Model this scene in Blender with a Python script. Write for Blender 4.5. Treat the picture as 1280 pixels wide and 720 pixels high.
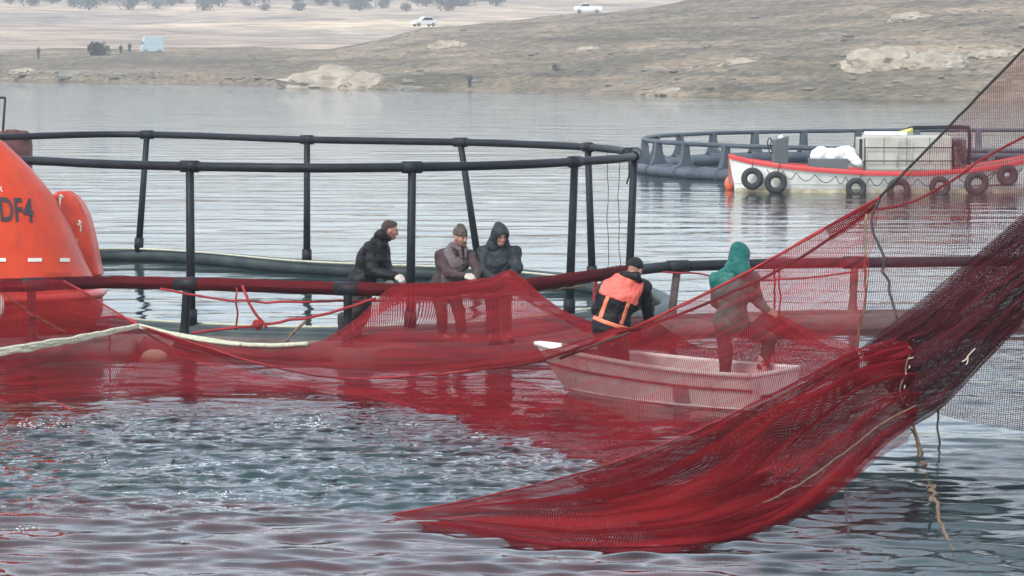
import bpy, bmesh, math, random
import numpy as np
from mathutils import Vector, Matrix, noise
for o in list(bpy.data.objects):
    bpy.data.objects.remove(o)
SC = bpy.context.scene
COL = SC.collection
R = math.radians

# ------------------------------------------------------------------ camera
CAM_H, FPX = 3.8, 4000.0                      # eye height over the lake, focal length in photo pixels (1280 wide)
PITCH = math.atan(295 / FPX)                  # horizon lies 295 px above the picture's middle
cd = bpy.data.cameras.new('camera'); cam = bpy.data.objects.new('camera', cd); COL.objects.link(cam)
cam.location = (0, 0, CAM_H); cam.rotation_euler = (math.pi / 2 - PITCH, 0, 0)
cd.sensor_width = 36; cd.lens = FPX / 1280 * 36; cd.clip_start = 0.5; cd.clip_end = 6000
SC.camera = cam

# ------------------------------------------------------------------ sky, sun, exposure
SUN_EL, SUN_AZ = R(46), R(215)                # azimuth from +Y, clockwise: behind the camera, to the left
w = bpy.data.worlds.new('World'); SC.world = w; w.use_nodes = True
nt = w.node_tree; nt.nodes.clear()
out = nt.nodes.new('ShaderNodeOutputWorld'); bg = nt.nodes.new('ShaderNodeBackground')
sky = nt.nodes.new('ShaderNodeTexSky'); sky.sky_type = 'NISHITA'; sky.sun_disc = False
sky.sun_elevation = SUN_EL; sky.sun_rotation = SUN_AZ; sky.air_density = 1.0; sky.dust_density = 0.7; sky.ozone_density = 1.5
hs = nt.nodes.new('ShaderNodeHueSaturation'); hs.inputs['Saturation'].default_value = 0.55
nt.links.new(sky.outputs[0], hs.inputs['Color'])
# an even bright overcast with soft cloud structure, a little blue showing through everywhere
tcw = nt.nodes.new('ShaderNodeTexCoord'); cn = nt.nodes.new('ShaderNodeTexNoise'); cn.inputs['Scale'].default_value = 2.6; cn.inputs['Detail'].default_value = 5
nt.links.new(tcw.outputs['Generated'], cn.inputs['Vector'])
cr = nt.nodes.new('ShaderNodeValToRGB'); cr.color_ramp.elements[0].position = .3; cr.color_ramp.elements[1].position = .7
cr.color_ramp.elements[0].color = (.66, .75, .88, 1); cr.color_ramp.elements[1].color = (1.0, .985, .97, 1)
nt.links.new(cn.outputs['Fac'], cr.inputs[0])
cl = nt.nodes.new('ShaderNodeVectorMath'); cl.operation = 'SCALE'; cl.inputs['Scale'].default_value = 4.2
nt.links.new(cr.outputs[0], cl.inputs[0])
mxw = nt.nodes.new('ShaderNodeMix'); mxw.data_type = 'RGBA'; mxw.inputs[0].default_value = .38
nt.links.new(hs.outputs[0], mxw.inputs[6]); nt.links.new(cl.outputs[0], mxw.inputs[7]); nt.links.new(mxw.outputs[2], bg.inputs[0])
bg.inputs[1].default_value = 0.15
nt.links.new(bg.outputs[0], out.inputs[0])
sd = bpy.data.lights.new('sun', 'SUN'); sun = bpy.data.objects.new('sun', sd); COL.objects.link(sun)
sd.energy = 1.2; sd.angle = R(14); sd.color = (1, 0.95, 0.88)
sdir = Vector((math.sin(SUN_AZ) * math.cos(SUN_EL), math.cos(SUN_AZ) * math.cos(SUN_EL), math.sin(SUN_EL)))
sun.rotation_euler = sdir.to_track_quat('Z', 'Y').to_euler()
SC.view_settings.view_transform = 'Standard'; SC.view_settings.look = 'None'
SC.view_settings.exposure = 1.32; SC.view_settings.gamma = 1.0
SC.render.engine = 'CYCLES'
SC.cycles.use_denoising = True
SC.cycles.max_bounces = 8; SC.cycles.diffuse_bounces = 2; SC.cycles.glossy_bounces = 3
SC.cycles.transparent_max_bounces = 40; SC.cycles.volume_bounces = 0
SC.cycles.sample_clamp_indirect = 6

# ------------------------------------------------------------------ photo pixel -> place in the world
def ray(px, py):
    a, b = (px - 640) / FPX, (360 - py) / FPX
    c, s = math.cos(PITCH), math.sin(PITCH)
    return Vector((a, c + b * s, b * c - s))
def at(px, py, d):                            # at distance d (world Y)
    r = ray(px, py); return Vector((0, 0, CAM_H)) + r * (d / r.y)
def atz(px, py, z=0.0):                       # on the level z
    r = ray(px, py); return Vector((0, 0, CAM_H)) + r * ((z - CAM_H) / r.z)

# ------------------------------------------------------------------ object helpers
def link(o, parent=None):
    COL.objects.link(o)
    if parent is not None: o.parent = parent
    return o
def tag(o, label=None, cat=None, group=None, kind=None):
    if label: o['label'] = label
    if cat: o['category'] = cat
    if group: o['group'] = group
    if kind: o['kind'] = kind
    return o
def empty(name, label, cat, loc=(0, 0, 0), rz=0, group=None):
    o = bpy.data.objects.new(name, None); o.location = loc; o.rotation_euler = (0, 0, rz); o.empty_display_size = .2
    COL.objects.link(o); return tag(o, label, cat, group)
def mesh(name, v, f, mat, parent=None, smooth=True, uv=None):
    me = bpy.data.meshes.new(name)
    v = np.asarray(v, dtype=np.float64).reshape(-1, 3)
    if parent is not None and parent.get('_off'):
        v = v - np.array(parent['_off'])
    if isinstance(f, np.ndarray):
        n, k = f.shape
        me.vertices.add(len(v)); me.vertices.foreach_set('co', v.astype(np.float32).ravel())
        me.loops.add(n * k); me.loops.foreach_set('vertex_index', f.astype(np.int32).ravel())
        me.polygons.add(n); me.polygons.foreach_set('loop_start', np.arange(0, n * k, k, dtype=np.int32))
        me.update(calc_edges=True)
    else:
        me.from_pydata([tuple(p) for p in v], [], f)
    if uv is not None:
        ul = me.uv_layers.new(name='UVMap'); li = np.empty(len(me.loops), np.int32); me.loops.foreach_get('vertex_index', li)
        ul.data.foreach_set('uv', np.asarray(uv, np.float32)[li].ravel())
    me.validate()
    if smooth: me.polygons.foreach_set('use_smooth', np.ones(len(me.polygons), bool))
    me.materials.append(mat)
    o = bpy.data.objects.new(name, me)
    return link(o, parent)
def thing(name, label, cat, base, group=None):     # an Empty at a thing's base; its parts are given in world coordinates
    o = empty(name, label, cat, base, 0, group); o['_off'] = list(base); return o
class MB:
    def __init__(s): s.v, s.f = [], []
    def add(s, v, f):
        n = len(s.v); s.v += [tuple(p) for p in v]; s.f += [tuple(i + n for i in q) for q in f]; return s
    def box(s, c, size, rz=0, rx=0, ry=0, taper=(1, 1)):
        M = Matrix.Rotation(rz, 3, 'Z') @ Matrix.Rotation(ry, 3, 'Y') @ Matrix.Rotation(rx, 3, 'X')
        x, y, z = [q / 2 for q in size]; c = Vector(c)
        v = [c + M @ Vector((a * x * (taper[0] if d > 0 else 1), b * y * (taper[1] if d > 0 else 1), d * z)) for d in (-1, 1) for a, b in ((-1, -1), (1, -1), (1, 1), (-1, 1))]
        return s.add(v, [(3, 2, 1, 0), (4, 5, 6, 7), (0, 1, 5, 4), (1, 2, 6, 5), (2, 3, 7, 6), (3, 0, 4, 7)])
    def tube(s, pts, r, n=8, closed=False, cap=True):
        pts = [Vector(p) for p in pts]; m = len(pts); rr = r if isinstance(r, (list, tuple)) else [r] * m
        V, F = [], []; prev = None
        for i, p in enumerate(pts):
            if closed: t = pts[(i + 1) % m] - pts[i - 1]
            else: t = pts[min(i + 1, m - 1)] - pts[max(i - 1, 0)]
            t = t.normalized() if t.length > 1e-9 else Vector((0, 0, 1))
            if prev is None: a = t.orthogonal().normalized() if abs(t.z) > .9 else t.cross(Vector((0, 0, 1))).normalized()
            else: a = (prev - t * prev.dot(t)).normalized()
            prev = a; b = t.cross(a)
            V += [p + (a * math.cos(2 * math.pi * k / n) + b * math.sin(2 * math.pi * k / n)) * rr[i] for k in range(n)]
        for i in range(m if closed else m - 1):
            j = (i + 1) % m
            F += [(i * n + k, i * n + (k + 1) % n, j * n + (k + 1) % n, j * n + k) for k in range(n)]
        if cap and not closed: F += [tuple(range(n))[::-1], tuple(range((m - 1) * n, m * n))]
        return s.add(V, F)
    def ball(s, c, r, n=8, m=6, sq=(1, 1, 1)):
        c = Vector(c); V = [c + Vector((0, 0, r * sq[2]))]
        for i in range(1, m):
            th = math.pi * i / m
            V += [c + Vector((r * sq[0] * math.sin(th) * math.cos(2 * math.pi * k / n), r * sq[1] * math.sin(th) * math.sin(2 * math.pi * k / n), r * sq[2] * math.cos(th))) for k in range(n)]
        V.append(c - Vector((0, 0, r * sq[2]))); F = [(0, 1 + k, 1 + (k + 1) % n) for k in range(n)]
        for i in range(m - 2):
            F += [(1 + i * n + k, 1 + (i + 1) * n + k, 1 + (i + 1) * n + (k + 1) % n, 1 + i * n + (k + 1) % n) for k in range(n)]
        L = len(V) - 1; F += [(L, 1 + (m - 2) * n + (k + 1) % n, 1 + (m - 2) * n + k) for k in range(n)]
        return s.add(V, F)
    def lathe(s, c, axis, prof, n=16):           # prof: (distance along axis, radius)
        c = Vector(c); ax = Vector(axis).normalized(); a = ax.orthogonal().normalized(); b = ax.cross(a); V, F = [], []; m = len(prof)
        for h, r in prof: V += [c + ax * h + (a * math.cos(2 * math.pi * k / n) + b * math.sin(2 * math.pi * k / n)) * r for k in range(n)]
        for i in range(m - 1): F += [(i * n + k, i * n + (k + 1) % n, (i + 1) * n + (k + 1) % n, (i + 1) * n + k) for k in range(n)]
        F += [tuple(range(n))[::-1], tuple(range((m - 1) * n, m * n))]
        return s.add(V, F)
    def torus(s, c, axis, R0, r0, n=20, m=8, flat=1.0):
        c = Vector(c); ax = Vector(axis).normalized(); a = ax.orthogonal().normalized(); b = ax.cross(a); V, F = [], []
        for i in range(n):
            d = a * math.cos(2 * math.pi * i / n) + b * math.sin(2 * math.pi * i / n)
            V += [c + d * (R0 + r0 * math.cos(2 * math.pi * k / m)) + ax * (r0 * flat * math.sin(2 * math.pi * k / m)) for k in range(m)]
        for i in range(n):
            j = (i + 1) % n; F += [(i * m + k, j * m + k, j * m + (k + 1) % m, i * m + (k + 1) % m) for k in range(m)]
        return s.add(V, F)
    def prism(s, poly, d):                       # polygon of 3D points, pushed by vector d
        n = len(poly); P = [Vector(p) for p in poly]; d = Vector(d)
        return s.add(P + [p + d for p in P], [tuple(range(n))[::-1], tuple(range(n, 2 * n))] + [(i, (i + 1) % n, n + (i + 1) % n, n + i) for i in range(n)])
    def build(s, name, mat, parent=None, smooth=True): return mesh(name, s.v, s.f, mat, parent, smooth)
def bevel(o, wd=.01, seg=2):
    m = o.modifiers.new('bevel', 'BEVEL'); m.width = wd; m.segments = seg; m.limit_method = 'ANGLE'; m.angle_limit = R(40); return o
def spline(P, n, closed=False):                  # Catmull-Rom through P, n samples evenly by length
    P = np.array([list(p) for p in P], float); m = len(P)
    if closed: Q = np.vstack([P[-1], P, P[0], P[1]]); segs = m
    else: Q = np.vstack([2 * P[0] - P[1], P, 2 * P[-1] - P[-2]]); segs = m - 1
    t = np.linspace(0, 1, 24, endpoint=False)[:, None]; out_ = []
    for i in range(segs):
        p0, p1, p2, p3 = Q[i:i + 4]
        out_.append(.5 * (2 * p1 + (p2 - p0) * t + (2 * p0 - 5 * p1 + 4 * p2 - p3) * t ** 2 + (3 * p1 - p0 - 3 * p2 + p3) * t ** 3))
    out_.append((P[0] if closed else P[-1])[None]); S = np.vstack(out_)
    L = np.r_[0, np.cumsum(np.linalg.norm(np.diff(S, axis=0), axis=1))]
    g = np.linspace(0, L[-1], n, endpoint=not closed)
    return np.stack([np.interp(g, L, S[:, k]) for k in range(3)], 1)
def noise_rope(P, n, amp, seed):
    S = spline(P, n)
    for i in range(n):
        e = max(0.0, math.sin(math.pi * i / (n - 1))) ** .5
        S[i] += np.array(noise.noise_vector(Vector((S[i][0] * 5 + seed, S[i][1] * 5, S[i][2] * 5)))) * amp * e
    return S
_fb = {}
def copy_tree(o, parent=None):
    c = o.copy(); COL.objects.link(c); c.parent = parent
    for ch in list(o.children): copy_tree(ch, c)
    return c

# ------------------------------------------------------------------ materials
def mat(name, col, rough=.6, var=.25, scale=6.0, bump=.0, bscale=40.0, metal=0.0, col2=None, spec=.5, detail=5, stretch=(1, 1, 1), coord='Object', coat=0, streak=None):
    m = bpy.data.materials.new(name); m.use_nodes = True; n = m.node_tree.nodes; l = m.node_tree.links
    b = n['Principled BSDF']; b.inputs['Roughness'].default_value = rough; b.inputs['Metallic'].default_value = metal
    b.inputs['Specular IOR Level'].default_value = spec; b.inputs['Coat Weight'].default_value = coat
    tc = n.new('ShaderNodeTexCoord'); mp = n.new('ShaderNodeMapping'); mp.inputs['Scale'].default_value = stretch
    l.new(tc.outputs[coord], mp.inputs[0])
    t = n.new('ShaderNodeTexNoise'); t.inputs['Scale'].default_value = scale; t.inputs['Detail'].default_value = detail; t.inputs['Roughness'].default_value = .6
    l.new(mp.outputs[0], t.inputs['Vector'])
    rp = n.new('ShaderNodeValToRGB'); c2 = col2 if col2 else tuple(min(1, c * (1 + var)) for c in col); c1 = col if col2 else tuple(c * (1 - var) for c in col)
    rp.color_ramp.elements[0].position = .32; rp.color_ramp.elements[1].position = .68
    rp.color_ramp.elements[0].color = (*c1, 1); rp.color_ramp.elements[1].color = (*c2, 1)
    l.new(t.outputs['Fac'], rp.inputs[0]); l.new(rp.outputs[0], b.inputs['Base Color'])
    if streak:                                   # dirt and rust runs: (colour, amount, stretch, threshold)
        m2 = n.new('ShaderNodeMapping'); m2.inputs['Scale'].default_value = streak[2]; l.new(tc.outputs[coord], m2.inputs[0])
        t3 = n.new('ShaderNodeTexNoise'); t3.inputs['Scale'].default_value = 1; t3.inputs['Detail'].default_value = 6; t3.inputs['Roughness'].default_value = .7; l.new(m2.outputs[0], t3.inputs[0])
        r3 = n.new('ShaderNodeMapRange'); r3.inputs[1].default_value = streak[3]; r3.inputs[2].default_value = streak[3] + .16; r3.inputs[4].default_value = streak[1]; l.new(t3.outputs[0], r3.inputs[0])
        x3 = n.new('ShaderNodeMix'); x3.data_type = 'RGBA'; l.new(r3.outputs[0], x3.inputs[0]); l.new(rp.outputs[0], x3.inputs[6]); x3.inputs[7].default_value = (*streak[0], 1); l.new(x3.outputs[2], b.inputs['Base Color'])
    if bump:
        t2 = n.new('ShaderNodeTexNoise'); t2.inputs['Scale'].default_value = bscale; t2.inputs['Detail'].default_value = 4; l.new(mp.outputs[0], t2.inputs['Vector'])
        bp = n.new('ShaderNodeBump'); bp.inputs['Strength'].default_value = bump; bp.inputs['Distance'].default_value = .02
        l.new(t2.outputs['Fac'], bp.inputs['Height']); l.new(bp.outputs[0], b.inputs['Normal'])
    return m
def netmat(name, col, cover, pitch=.028, bunch=.5, bscale=(1.2, 7.0), col2=None, trans=.3):
    """netting: threads in a square lattice of the UV metres, thinner and denser where the net is bunched"""
    m = bpy.data.materials.new(name); m.use_nodes = True; nt = m.node_tree; n = nt.nodes; l = nt.links; n.clear()
    def mth(op, a, b=None, c=None):
        q = n.new('ShaderNodeMath'); q.operation = op
        for i, x in enumerate((a, b, c)):
            if x is None: continue
            if isinstance(x, (int, float)): q.inputs[i].default_value = x
            else: l.new(x, q.inputs[i])
        return q.outputs[0]
    tc = n.new('ShaderNodeTexCoord'); sp = n.new('ShaderNodeSeparateXYZ'); l.new(tc.outputs['UV'], sp.inputs[0])
    mp = n.new('ShaderNodeMapping'); mp.inputs['Scale'].default_value = (bscale[0], bscale[1], 1); l.new(tc.outputs['UV'], mp.inputs[0])
    ns = n.new('ShaderNodeTexNoise'); ns.inputs['Scale'].default_value = 1.0; ns.inputs['Detail'].default_value = 4; l.new(mp.outputs[0], ns.inputs['Vector'])
    ns2 = n.new('ShaderNodeTexNoise'); ns2.inputs['Scale'].default_value = 1.3; ns2.inputs['Detail'].default_value = 3; l.new(tc.outputs['UV'], ns2.inputs['Vector'])
    w0 = 1 - math.sqrt(max(0.0, 1 - cover))
    f = mth('ADD', mth('MULTIPLY', mth('SUBTRACT', ns.outputs['Fac'], .5), 3.0 * bunch), mth('MULTIPLY', mth('SUBTRACT', ns2.outputs['Fac'], .5), 1.2 * bunch))
    wd = mth('MULTIPLY', mth('ADD', 1.0, f), w0)
    wd = mth('MINIMUM', mth('MAXIMUM', wd, w0 * .35), .93)
    jit = mth('MULTIPLY', ns2.outputs['Fac'], .15)
    fu = mth('FRACT', mth('ADD', mth('DIVIDE', sp.outputs[0], pitch), jit)); fv = mth('FRACT', mth('ADD', mth('DIVIDE', sp.outputs[1], pitch), jit))
    k = mth('MAXIMUM', mth('LESS_THAN', fu, wd), mth('LESS_THAN', fv, wd))
    rp = n.new('ShaderNodeValToRGB'); c2 = col2 or tuple(c * .6 for c in col)
    rp.color_ramp.elements[0].color = (*c2, 1); rp.color_ramp.elements[1].color = (*col, 1); rp.color_ramp.elements[0].position = .35; rp.color_ramp.elements[1].position = .65
    l.new(ns.outputs['Fac'], rp.inputs[0])
    df = n.new('ShaderNodeBsdfDiffuse'); tl = n.new('ShaderNodeBsdfTranslucent'); tr = n.new('ShaderNodeBsdfTransparent'); mx = n.new('ShaderNodeMixShader'); mx2 = n.new('ShaderNodeMixShader'); o = n.new('ShaderNodeOutputMaterial')
    l.new(rp.outputs[0], df.inputs[0]); l.new(rp.outputs[0], tl.inputs[0]); mx.inputs[0].default_value = trans
    l.new(df.outputs[0], mx.inputs[1]); l.new(tl.outputs[0], mx.inputs[2])
    l.new(k, mx2.inputs[0]); l.new(tr.outputs[0], mx2.inputs[1]); l.new(mx.outputs[0], mx2.inputs[2]); l.new(mx2.outputs[0], o.inputs[0])
    return m
M = {}
M['pipe'] = mat('black_polyethylene_pipe', (.006, .009, .012), .5, .45, 3.0, .15, 60, col2=(.016, .020, .025), spec=.22, streak=((.22, .22, .20), .6, (9, 9, 9), .66))
M['pipe_grey'] = mat('grey_weathered_pipe', (.035, .05, .065), .5, .3, 1.2, .1, 30, col2=(.085, .105, .125), spec=.3)
M['float_green'] = mat('algae_float_pipe', (.015, .027, .033), .5, .3, 2, .3, 30, col2=(.05, .065, .06), spec=.3)
M['float_dirty'] = mat('silted_float_pipe', (.07, .045, .042), .7, .3, 2.2, .4, 25, col2=(.17, .13, .115), stretch=(.5, 3, 3))
M['rope_red'] = mat('red_rope', (.30, .02, .025), .8, .4, 8, .6, 150)
M['rope_dark'] = mat('dark_wet_rope', (.035, .025, .022), .7, .4, 8, .6, 150)
M['rope_pale'] = mat('pale_green_rope', (.42, .43, .30), .8, .25, 20, .6, 120, col2=(.62, .62, .48))
M['rope_tan'] = mat('tan_hemp_rope', (.10, .06, .04), .85, .4, 9, .7, 120, col2=(.26, .18, .11))
M['orange'] = mat('orange_gelcoat', (.46, .030, .006), .45, .1, 1.4, 0, col2=(.55, .056, .016), coat=.05, spec=.25, streak=((.30, .040, .022), .55, (5, 5, .6), .50))
M['orange_dark'] = mat('orange_plastic', (.40, .020, .006), .4, .15, 2, 0, col2=(.60, .050, .014), coat=.2)
M['black_paint'] = mat('faded_black_paint', (.03, .022, .025), .6, .3, 12)
M['tape'] = mat('reflective_tape', (.62, .60, .52), .4, .12, 20)
M['white_hull'] = mat('chalky_white_boat_paint', (.66, .66, .60), .5, .1, 1.2, .1, 20, col2=(.78, .78, .74), stretch=(1, 1, .35), streak=((.33, .24, .15), .6, (3, 3, .7), .55))
M['red_paint'] = mat('red_boat_paint', (.44, .022, .022), .5, .25, 2.0, .1, 30, col2=(.54, .05, .045))
M['boat_in'] = mat('boat_inside_paint', (.28, .10, .08), .7, .3, 2)
M['green_deck'] = mat('green_deck_mat', (.10, .26, .17), .8, .2, 4)
M['skiff'] = mat('scuffed_white_fibreglass', (.60, .56, .53), .45, .2, 2.2, .15, 15, col2=(.74, .72, .68), stretch=(1, 1, .5), streak=((.30, .20, .16), .6, (4, 4, 2.5), .54))
M['skiff_in'] = mat('skiff_inside', (.40, .36, .34), .6, .25, 3)
M['skiff_patch'] = mat('grey_patch', (.22, .21, .23), .6, .2, 6)
M['rubber'] = mat('tyre_rubber', (.014, .016, .017), .8, .3, 6, .3, 30, col2=(.035, .038, .04))
M['steel_grey'] = mat('grey_steel_sheet', (.10, .115, .12), .55, .12, 2)
M['steel_pale'] = mat('pale_enamel_panel', (.36, .36, .31), .55, .08, 1.5, 0, col2=(.45, .45, .39), streak=((.30, .22, .14), .5, (3, 3, .8), .55))
M['sack'] = mat('white_sack_cloth', (.76, .78, .80), .75, .06, 4, .3, 15)
M['glass'] = mat('dark_window_glass', (.03, .04, .05), .08, .1, 1)
M['chrome'] = mat('bare_steel', (.45, .45, .44), .35, .1, 3, metal=.8)
M['car_white'] = mat('white_car_paint', (.72, .72, .72), .3, .04, 1, coat=.4)
M['van_blue'] = mat('pale_blue_van_paint', (.36, .46, .50), .45, .1, 1)
M['tarp_red'] = mat('dark_red_tarpaulin', (.05, .012, .012), .8, .35, 3, .4, 10, col2=(.11, .028, .024))
M['buoy'] = mat('orange_buoy_plastic', (.75, .14, .05), .45, .12, 6)
M['float_cream'] = mat('cream_net_float', (.62, .52, .36), .6, .2, 6)
M['skin'] = mat('skin', (.34, .17, .12), .55, .12, 14)
M['hair'] = mat('short_brown_hair', (.035, .022, .016), .7, .3, 60, .5, 200)
M['jacket_black'] = mat('black_quilted_nylon', (.004, .0045, .0055), .55, .4, 9, .35, 18, col2=(.013, .014, .017), spec=.2)
M['sweater'] = mat('brown_wool_sweater', (.042, .025, .025), .9, .25, 14, .5, 120, col2=(.075, .047, .047))
M['vest'] = mat('grey_fleece_vest', (.085, .065, .072), .9, .2, 10, .5, 80, col2=(.15, .12, .125))
M['raincoat'] = mat('charcoal_raincoat', (.014, .020, .023), .55, .25, 8, .3, 20, col2=(.032, .041, .045), spec=.2)
M['green_coat'] = mat('teal_green_raincoat', (.005, .085, .075), .5, .2, 7, .3, 20, col2=(.011, .135, .115), spec=.25)
M['hivis'] = mat('faded_orange_reflective_cloth', (.60, .085, .06), .6, .12, 6, .3, 18, col2=(.70, .14, .10))
M['hivis_band'] = mat('orange_reflective_band', (.66, .18, .09), .5, .1, 8)
M['trousers'] = mat('dark_brown_trousers', (.030, .021, .018), .8, .3, 8, .3, 20)
M['waders'] = mat('olive_brown_waders', (.10, .062, .045), .55, .25, 5, .2, 14, col2=(.17, .11, .08))
M['knit'] = mat('patterned_knit_wool', (.028, .026, .022), .9, .5, 30, .6, 90, col2=(.13, .105, .08))
M['knit_black'] = mat('black_knit_wool', (.006, .007, .008), .9, .3, 30, .6, 90)
M['glove'] = mat('white_work_glove', (.46, .41, .35), .8, .12, 20, .3, 60)
M['boot'] = mat('pale_pink_rubber_boot', (.42, .25, .22), .5, .15, 6)
M['dark'] = mat('dark_outdoor_cloth', (.03, .035, .05), .8, .2, 4)
M['eye'] = mat('eye_dark', (.02, .015, .012), .3, .1, 4)
M['fish'] = mat('trout_skin', (.012, .02, .02), .25, .4, 12, col2=(.06, .08, .07), spec=.6)
M['foam'] = mat('splash_foam', (.82, .86, .88), .4, .05, 10)
M['net_red'] = netmat('red_netting', (.27, .020, .026), .56, .022, .5, (.8, 5.0))
M['net_veil'] = netmat('red_netting_stretched', (.27, .020, .026), .50, .023, .4, (.8, 5.0))
M['net_drape'] = netmat('red_netting_gathered', (.27, .024, .030), .72, .022, .5, (.7, 4.0))
M['net_front'] = netmat('red_netting_bunched', (.24, .016, .019), .76, .021, .6, (.25, 3.5), col2=(.075, .004, .006))  # dark second colour paints fold shade as streaks along the net
M['net_maroon'] = netmat('dark_wet_netting', (.070, .013, .018), .78, .018, .8, (.3, 9.0), col2=(.014, .005, .007), trans=.15)
M['net_thin'] = netmat('thin_maroon_netting', (.14, .024, .030), .36, .023, .5, (.3, 5.0))
M['net_wrap'] = netmat('red_netting_wrapped', (.15, .018, .022), .72, .022, .3, (1, 3))

# ================================================================== THE SETTING
rng = np.random.default_rng(7)
random.seed(7)
# ---- lake water: real waves near the camera, bump further out
def comp(n, l0, l1, spread, seed):
    g = np.random.default_rng(seed); lam = np.exp(g.uniform(math.log(l0), math.log(l1), n)); th = g.normal(0, spread, n) + .15
    return lam, th, g.uniform(0, 2 * math.pi, n)
C_RIP, C_BIG, C_CHOP = comp(40, .22, .75, .55, 1), comp(16, .9, 2.6, .5, 2), comp(70, .12, .42, 1.1, 3)
def wsum(c, x, y, slope):
    lam, th, ph = c; z = np.zeros_like(x); k = len(lam)
    for a, t, p in zip(lam, th, ph):
        q = 2 * math.pi / a; z += (slope * math.sqrt(2 / k) / q) * np.sin(q * (x * math.sin(t) + y * math.cos(t)) + p)
    return z
def sstep(a, b, x):
    t = np.clip((x - a) / (b - a), 0, 1); return t * t * (3 - 2 * t)
FISH_C = np.array([(-2.6, 28.6)])              # middle of the churning fish
def boil(x, y):                                # how hard the fish churn the surface here (0..1)
    e = ((x + 2.6) / 4.6) ** 2 + ((y - 30.3) / 4.8) ** 2
    return 1 - sstep(.35, 1.15, e)
def wave(x, y):
    x = np.asarray(x, float); y = np.asarray(y, float)
    calm = .045 + .085 * sstep(36, 24, y); b = boil(x, y)
    z = wsum(C_RIP, x, y, 1.0) * (calm + .03 * b) * (1 - sstep(42, 60, y)) + wsum(C_BIG, x, y, .019)
    ch = wsum(C_CHOP, x, y, 1.0)
    patch = .6 + .4 * np.sin(x * 1.3 + 2 * np.sin(y * .9)) * np.sin(y * 1.1 + 1.7 * np.sin(x * .8))
    z += b * patch * (.13 * ch - .36 * np.abs(ch))
    fade = 1 - sstep(90, 150, y); fade *= 1 - sstep(14, 26, np.abs(x)); fade *= sstep(14, 19, y)
    return z * fade
def axis(dense0, dense1, step, lo, hi, grow=1.09):
    a = list(np.arange(dense0, dense1, step)); s = step; v = a[-1]
    while v < hi: s *= grow; v += s; a.append(min(v, hi))
    s = step; v = a[0]; pre = []
    while v > lo: s *= 1.25; v -= s; pre.append(max(v, lo))
    return np.array(pre[::-1] + a)
ys = axis(21.0, 38.0, .036, -120, 660, 1.012)
xp = axis(0, 7.2, .038, 0, 560, 1.07); xp = xp[xp >= 0]; xs = np.unique(np.r_[-xp, xp])
X, Y = np.meshgrid(xs, ys); Z = wave(X, Y); ny, nx = X.shape
ii = np.arange(ny * nx).reshape(ny, nx)
F = np.stack([ii[:-1, :-1], ii[:-1, 1:], ii[1:, 1:], ii[1:, :-1]], -1).reshape(-1, 4)
wm = bpy.data.materials.new('lake_water'); wm.use_nodes = True; nt = wm.node_tree; n = nt.nodes; l = nt.links; n.clear()
tc = n.new('ShaderNodeTexCoord')
def wn(scale, sx, sy, detail):
    mp = n.new('ShaderNodeMapping'); mp.inputs['Scale'].default_value = (sx, sy, 1); l.new(tc.outputs['Object'], mp.inputs[0])
    t = n.new('ShaderNodeTexNoise'); t.inputs['Scale'].default_value = scale; t.inputs['Detail'].default_value = detail; l.new(mp.outputs[0], t.inputs[0]); return t.outputs[0]
def wmath(op, a, b):
    q = n.new('ShaderNodeMath'); q.operation = op
    for i, x in enumerate((a, b)):
        if isinstance(x, (int, float)): q.inputs[i].default_value = x
        else: l.new(x, q.inputs[i])
    return q.outputs[0]
churn = n.new('ShaderNodeAttribute'); churn.attribute_name = 'churn'
swell, ripple, fine = wn(.5, .35, 1.3, 2), wn(3.0, .5, 1.3, 3), wn(4.5, .7, 1.2, 2)
mr = n.new('ShaderNodeMapRange'); mr.inputs[1].default_value = .38; mr.inputs[2].default_value = .62; mr.inputs[3].default_value = .25; mr.inputs[4].default_value = 1.0; l.new(wn(.08, .5, 1.5, 3), mr.inputs[0])
hgt = wmath('ADD', wmath('MULTIPLY', swell, .075), wmath('ADD', wmath('MULTIPLY', wmath('MULTIPLY', ripple, mr.outputs[0]), .016), wmath('MULTIPLY', wmath('MULTIPLY', fine, churn.outputs['Fac']), .036)))
bp = n.new('ShaderNodeBump'); bp.inputs['Strength'].default_value = 1.0; bp.inputs['Distance'].default_value = 1.0; l.new(hgt, bp.inputs['Height'])
fr = n.new('ShaderNodeFresnel'); fr.inputs['IOR'].default_value = 1.333; l.new(bp.outputs[0], fr.inputs['Normal'])
gl = n.new('ShaderNodeBsdfGlossy'); gl.inputs['Roughness'].default_value = .03; l.new(bp.outputs[0], gl.inputs['Normal'])
tr = n.new('ShaderNodeBsdfTransparent'); tr.inputs[0].default_value = (.78, .92, .90, 1)
mx = n.new('ShaderNodeMixShader'); l.new(fr.outputs[0], mx.inputs[0]); l.new(tr.outputs[0], mx.inputs[1]); l.new(gl.outputs[0], mx.inputs[2])
o = n.new('ShaderNodeOutputMaterial'); l.new(mx.outputs[0], o.inputs[0])
lake = tag(mesh('lake_water', np.stack([X, Y, Z], -1).reshape(-1, 3), F, wm), kind='structure')
ca = lake.data.attributes.new('churn', 'FLOAT', 'POINT'); ca.data.foreach_set('value', boil(X, Y).astype(np.float32).ravel())
bed = mat('murky_teal_lake_depth', (.018, .048, .058), .9, .25, .6, col2=(.030, .070, .082))
tag(mesh('lake_bed', [(-570, -130, -.55), (570, -130, -.55), (570, 680, -.55), (-570, 680, -.55)], [(0, 1, 2, 3)], bed), kind='structure')

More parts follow.
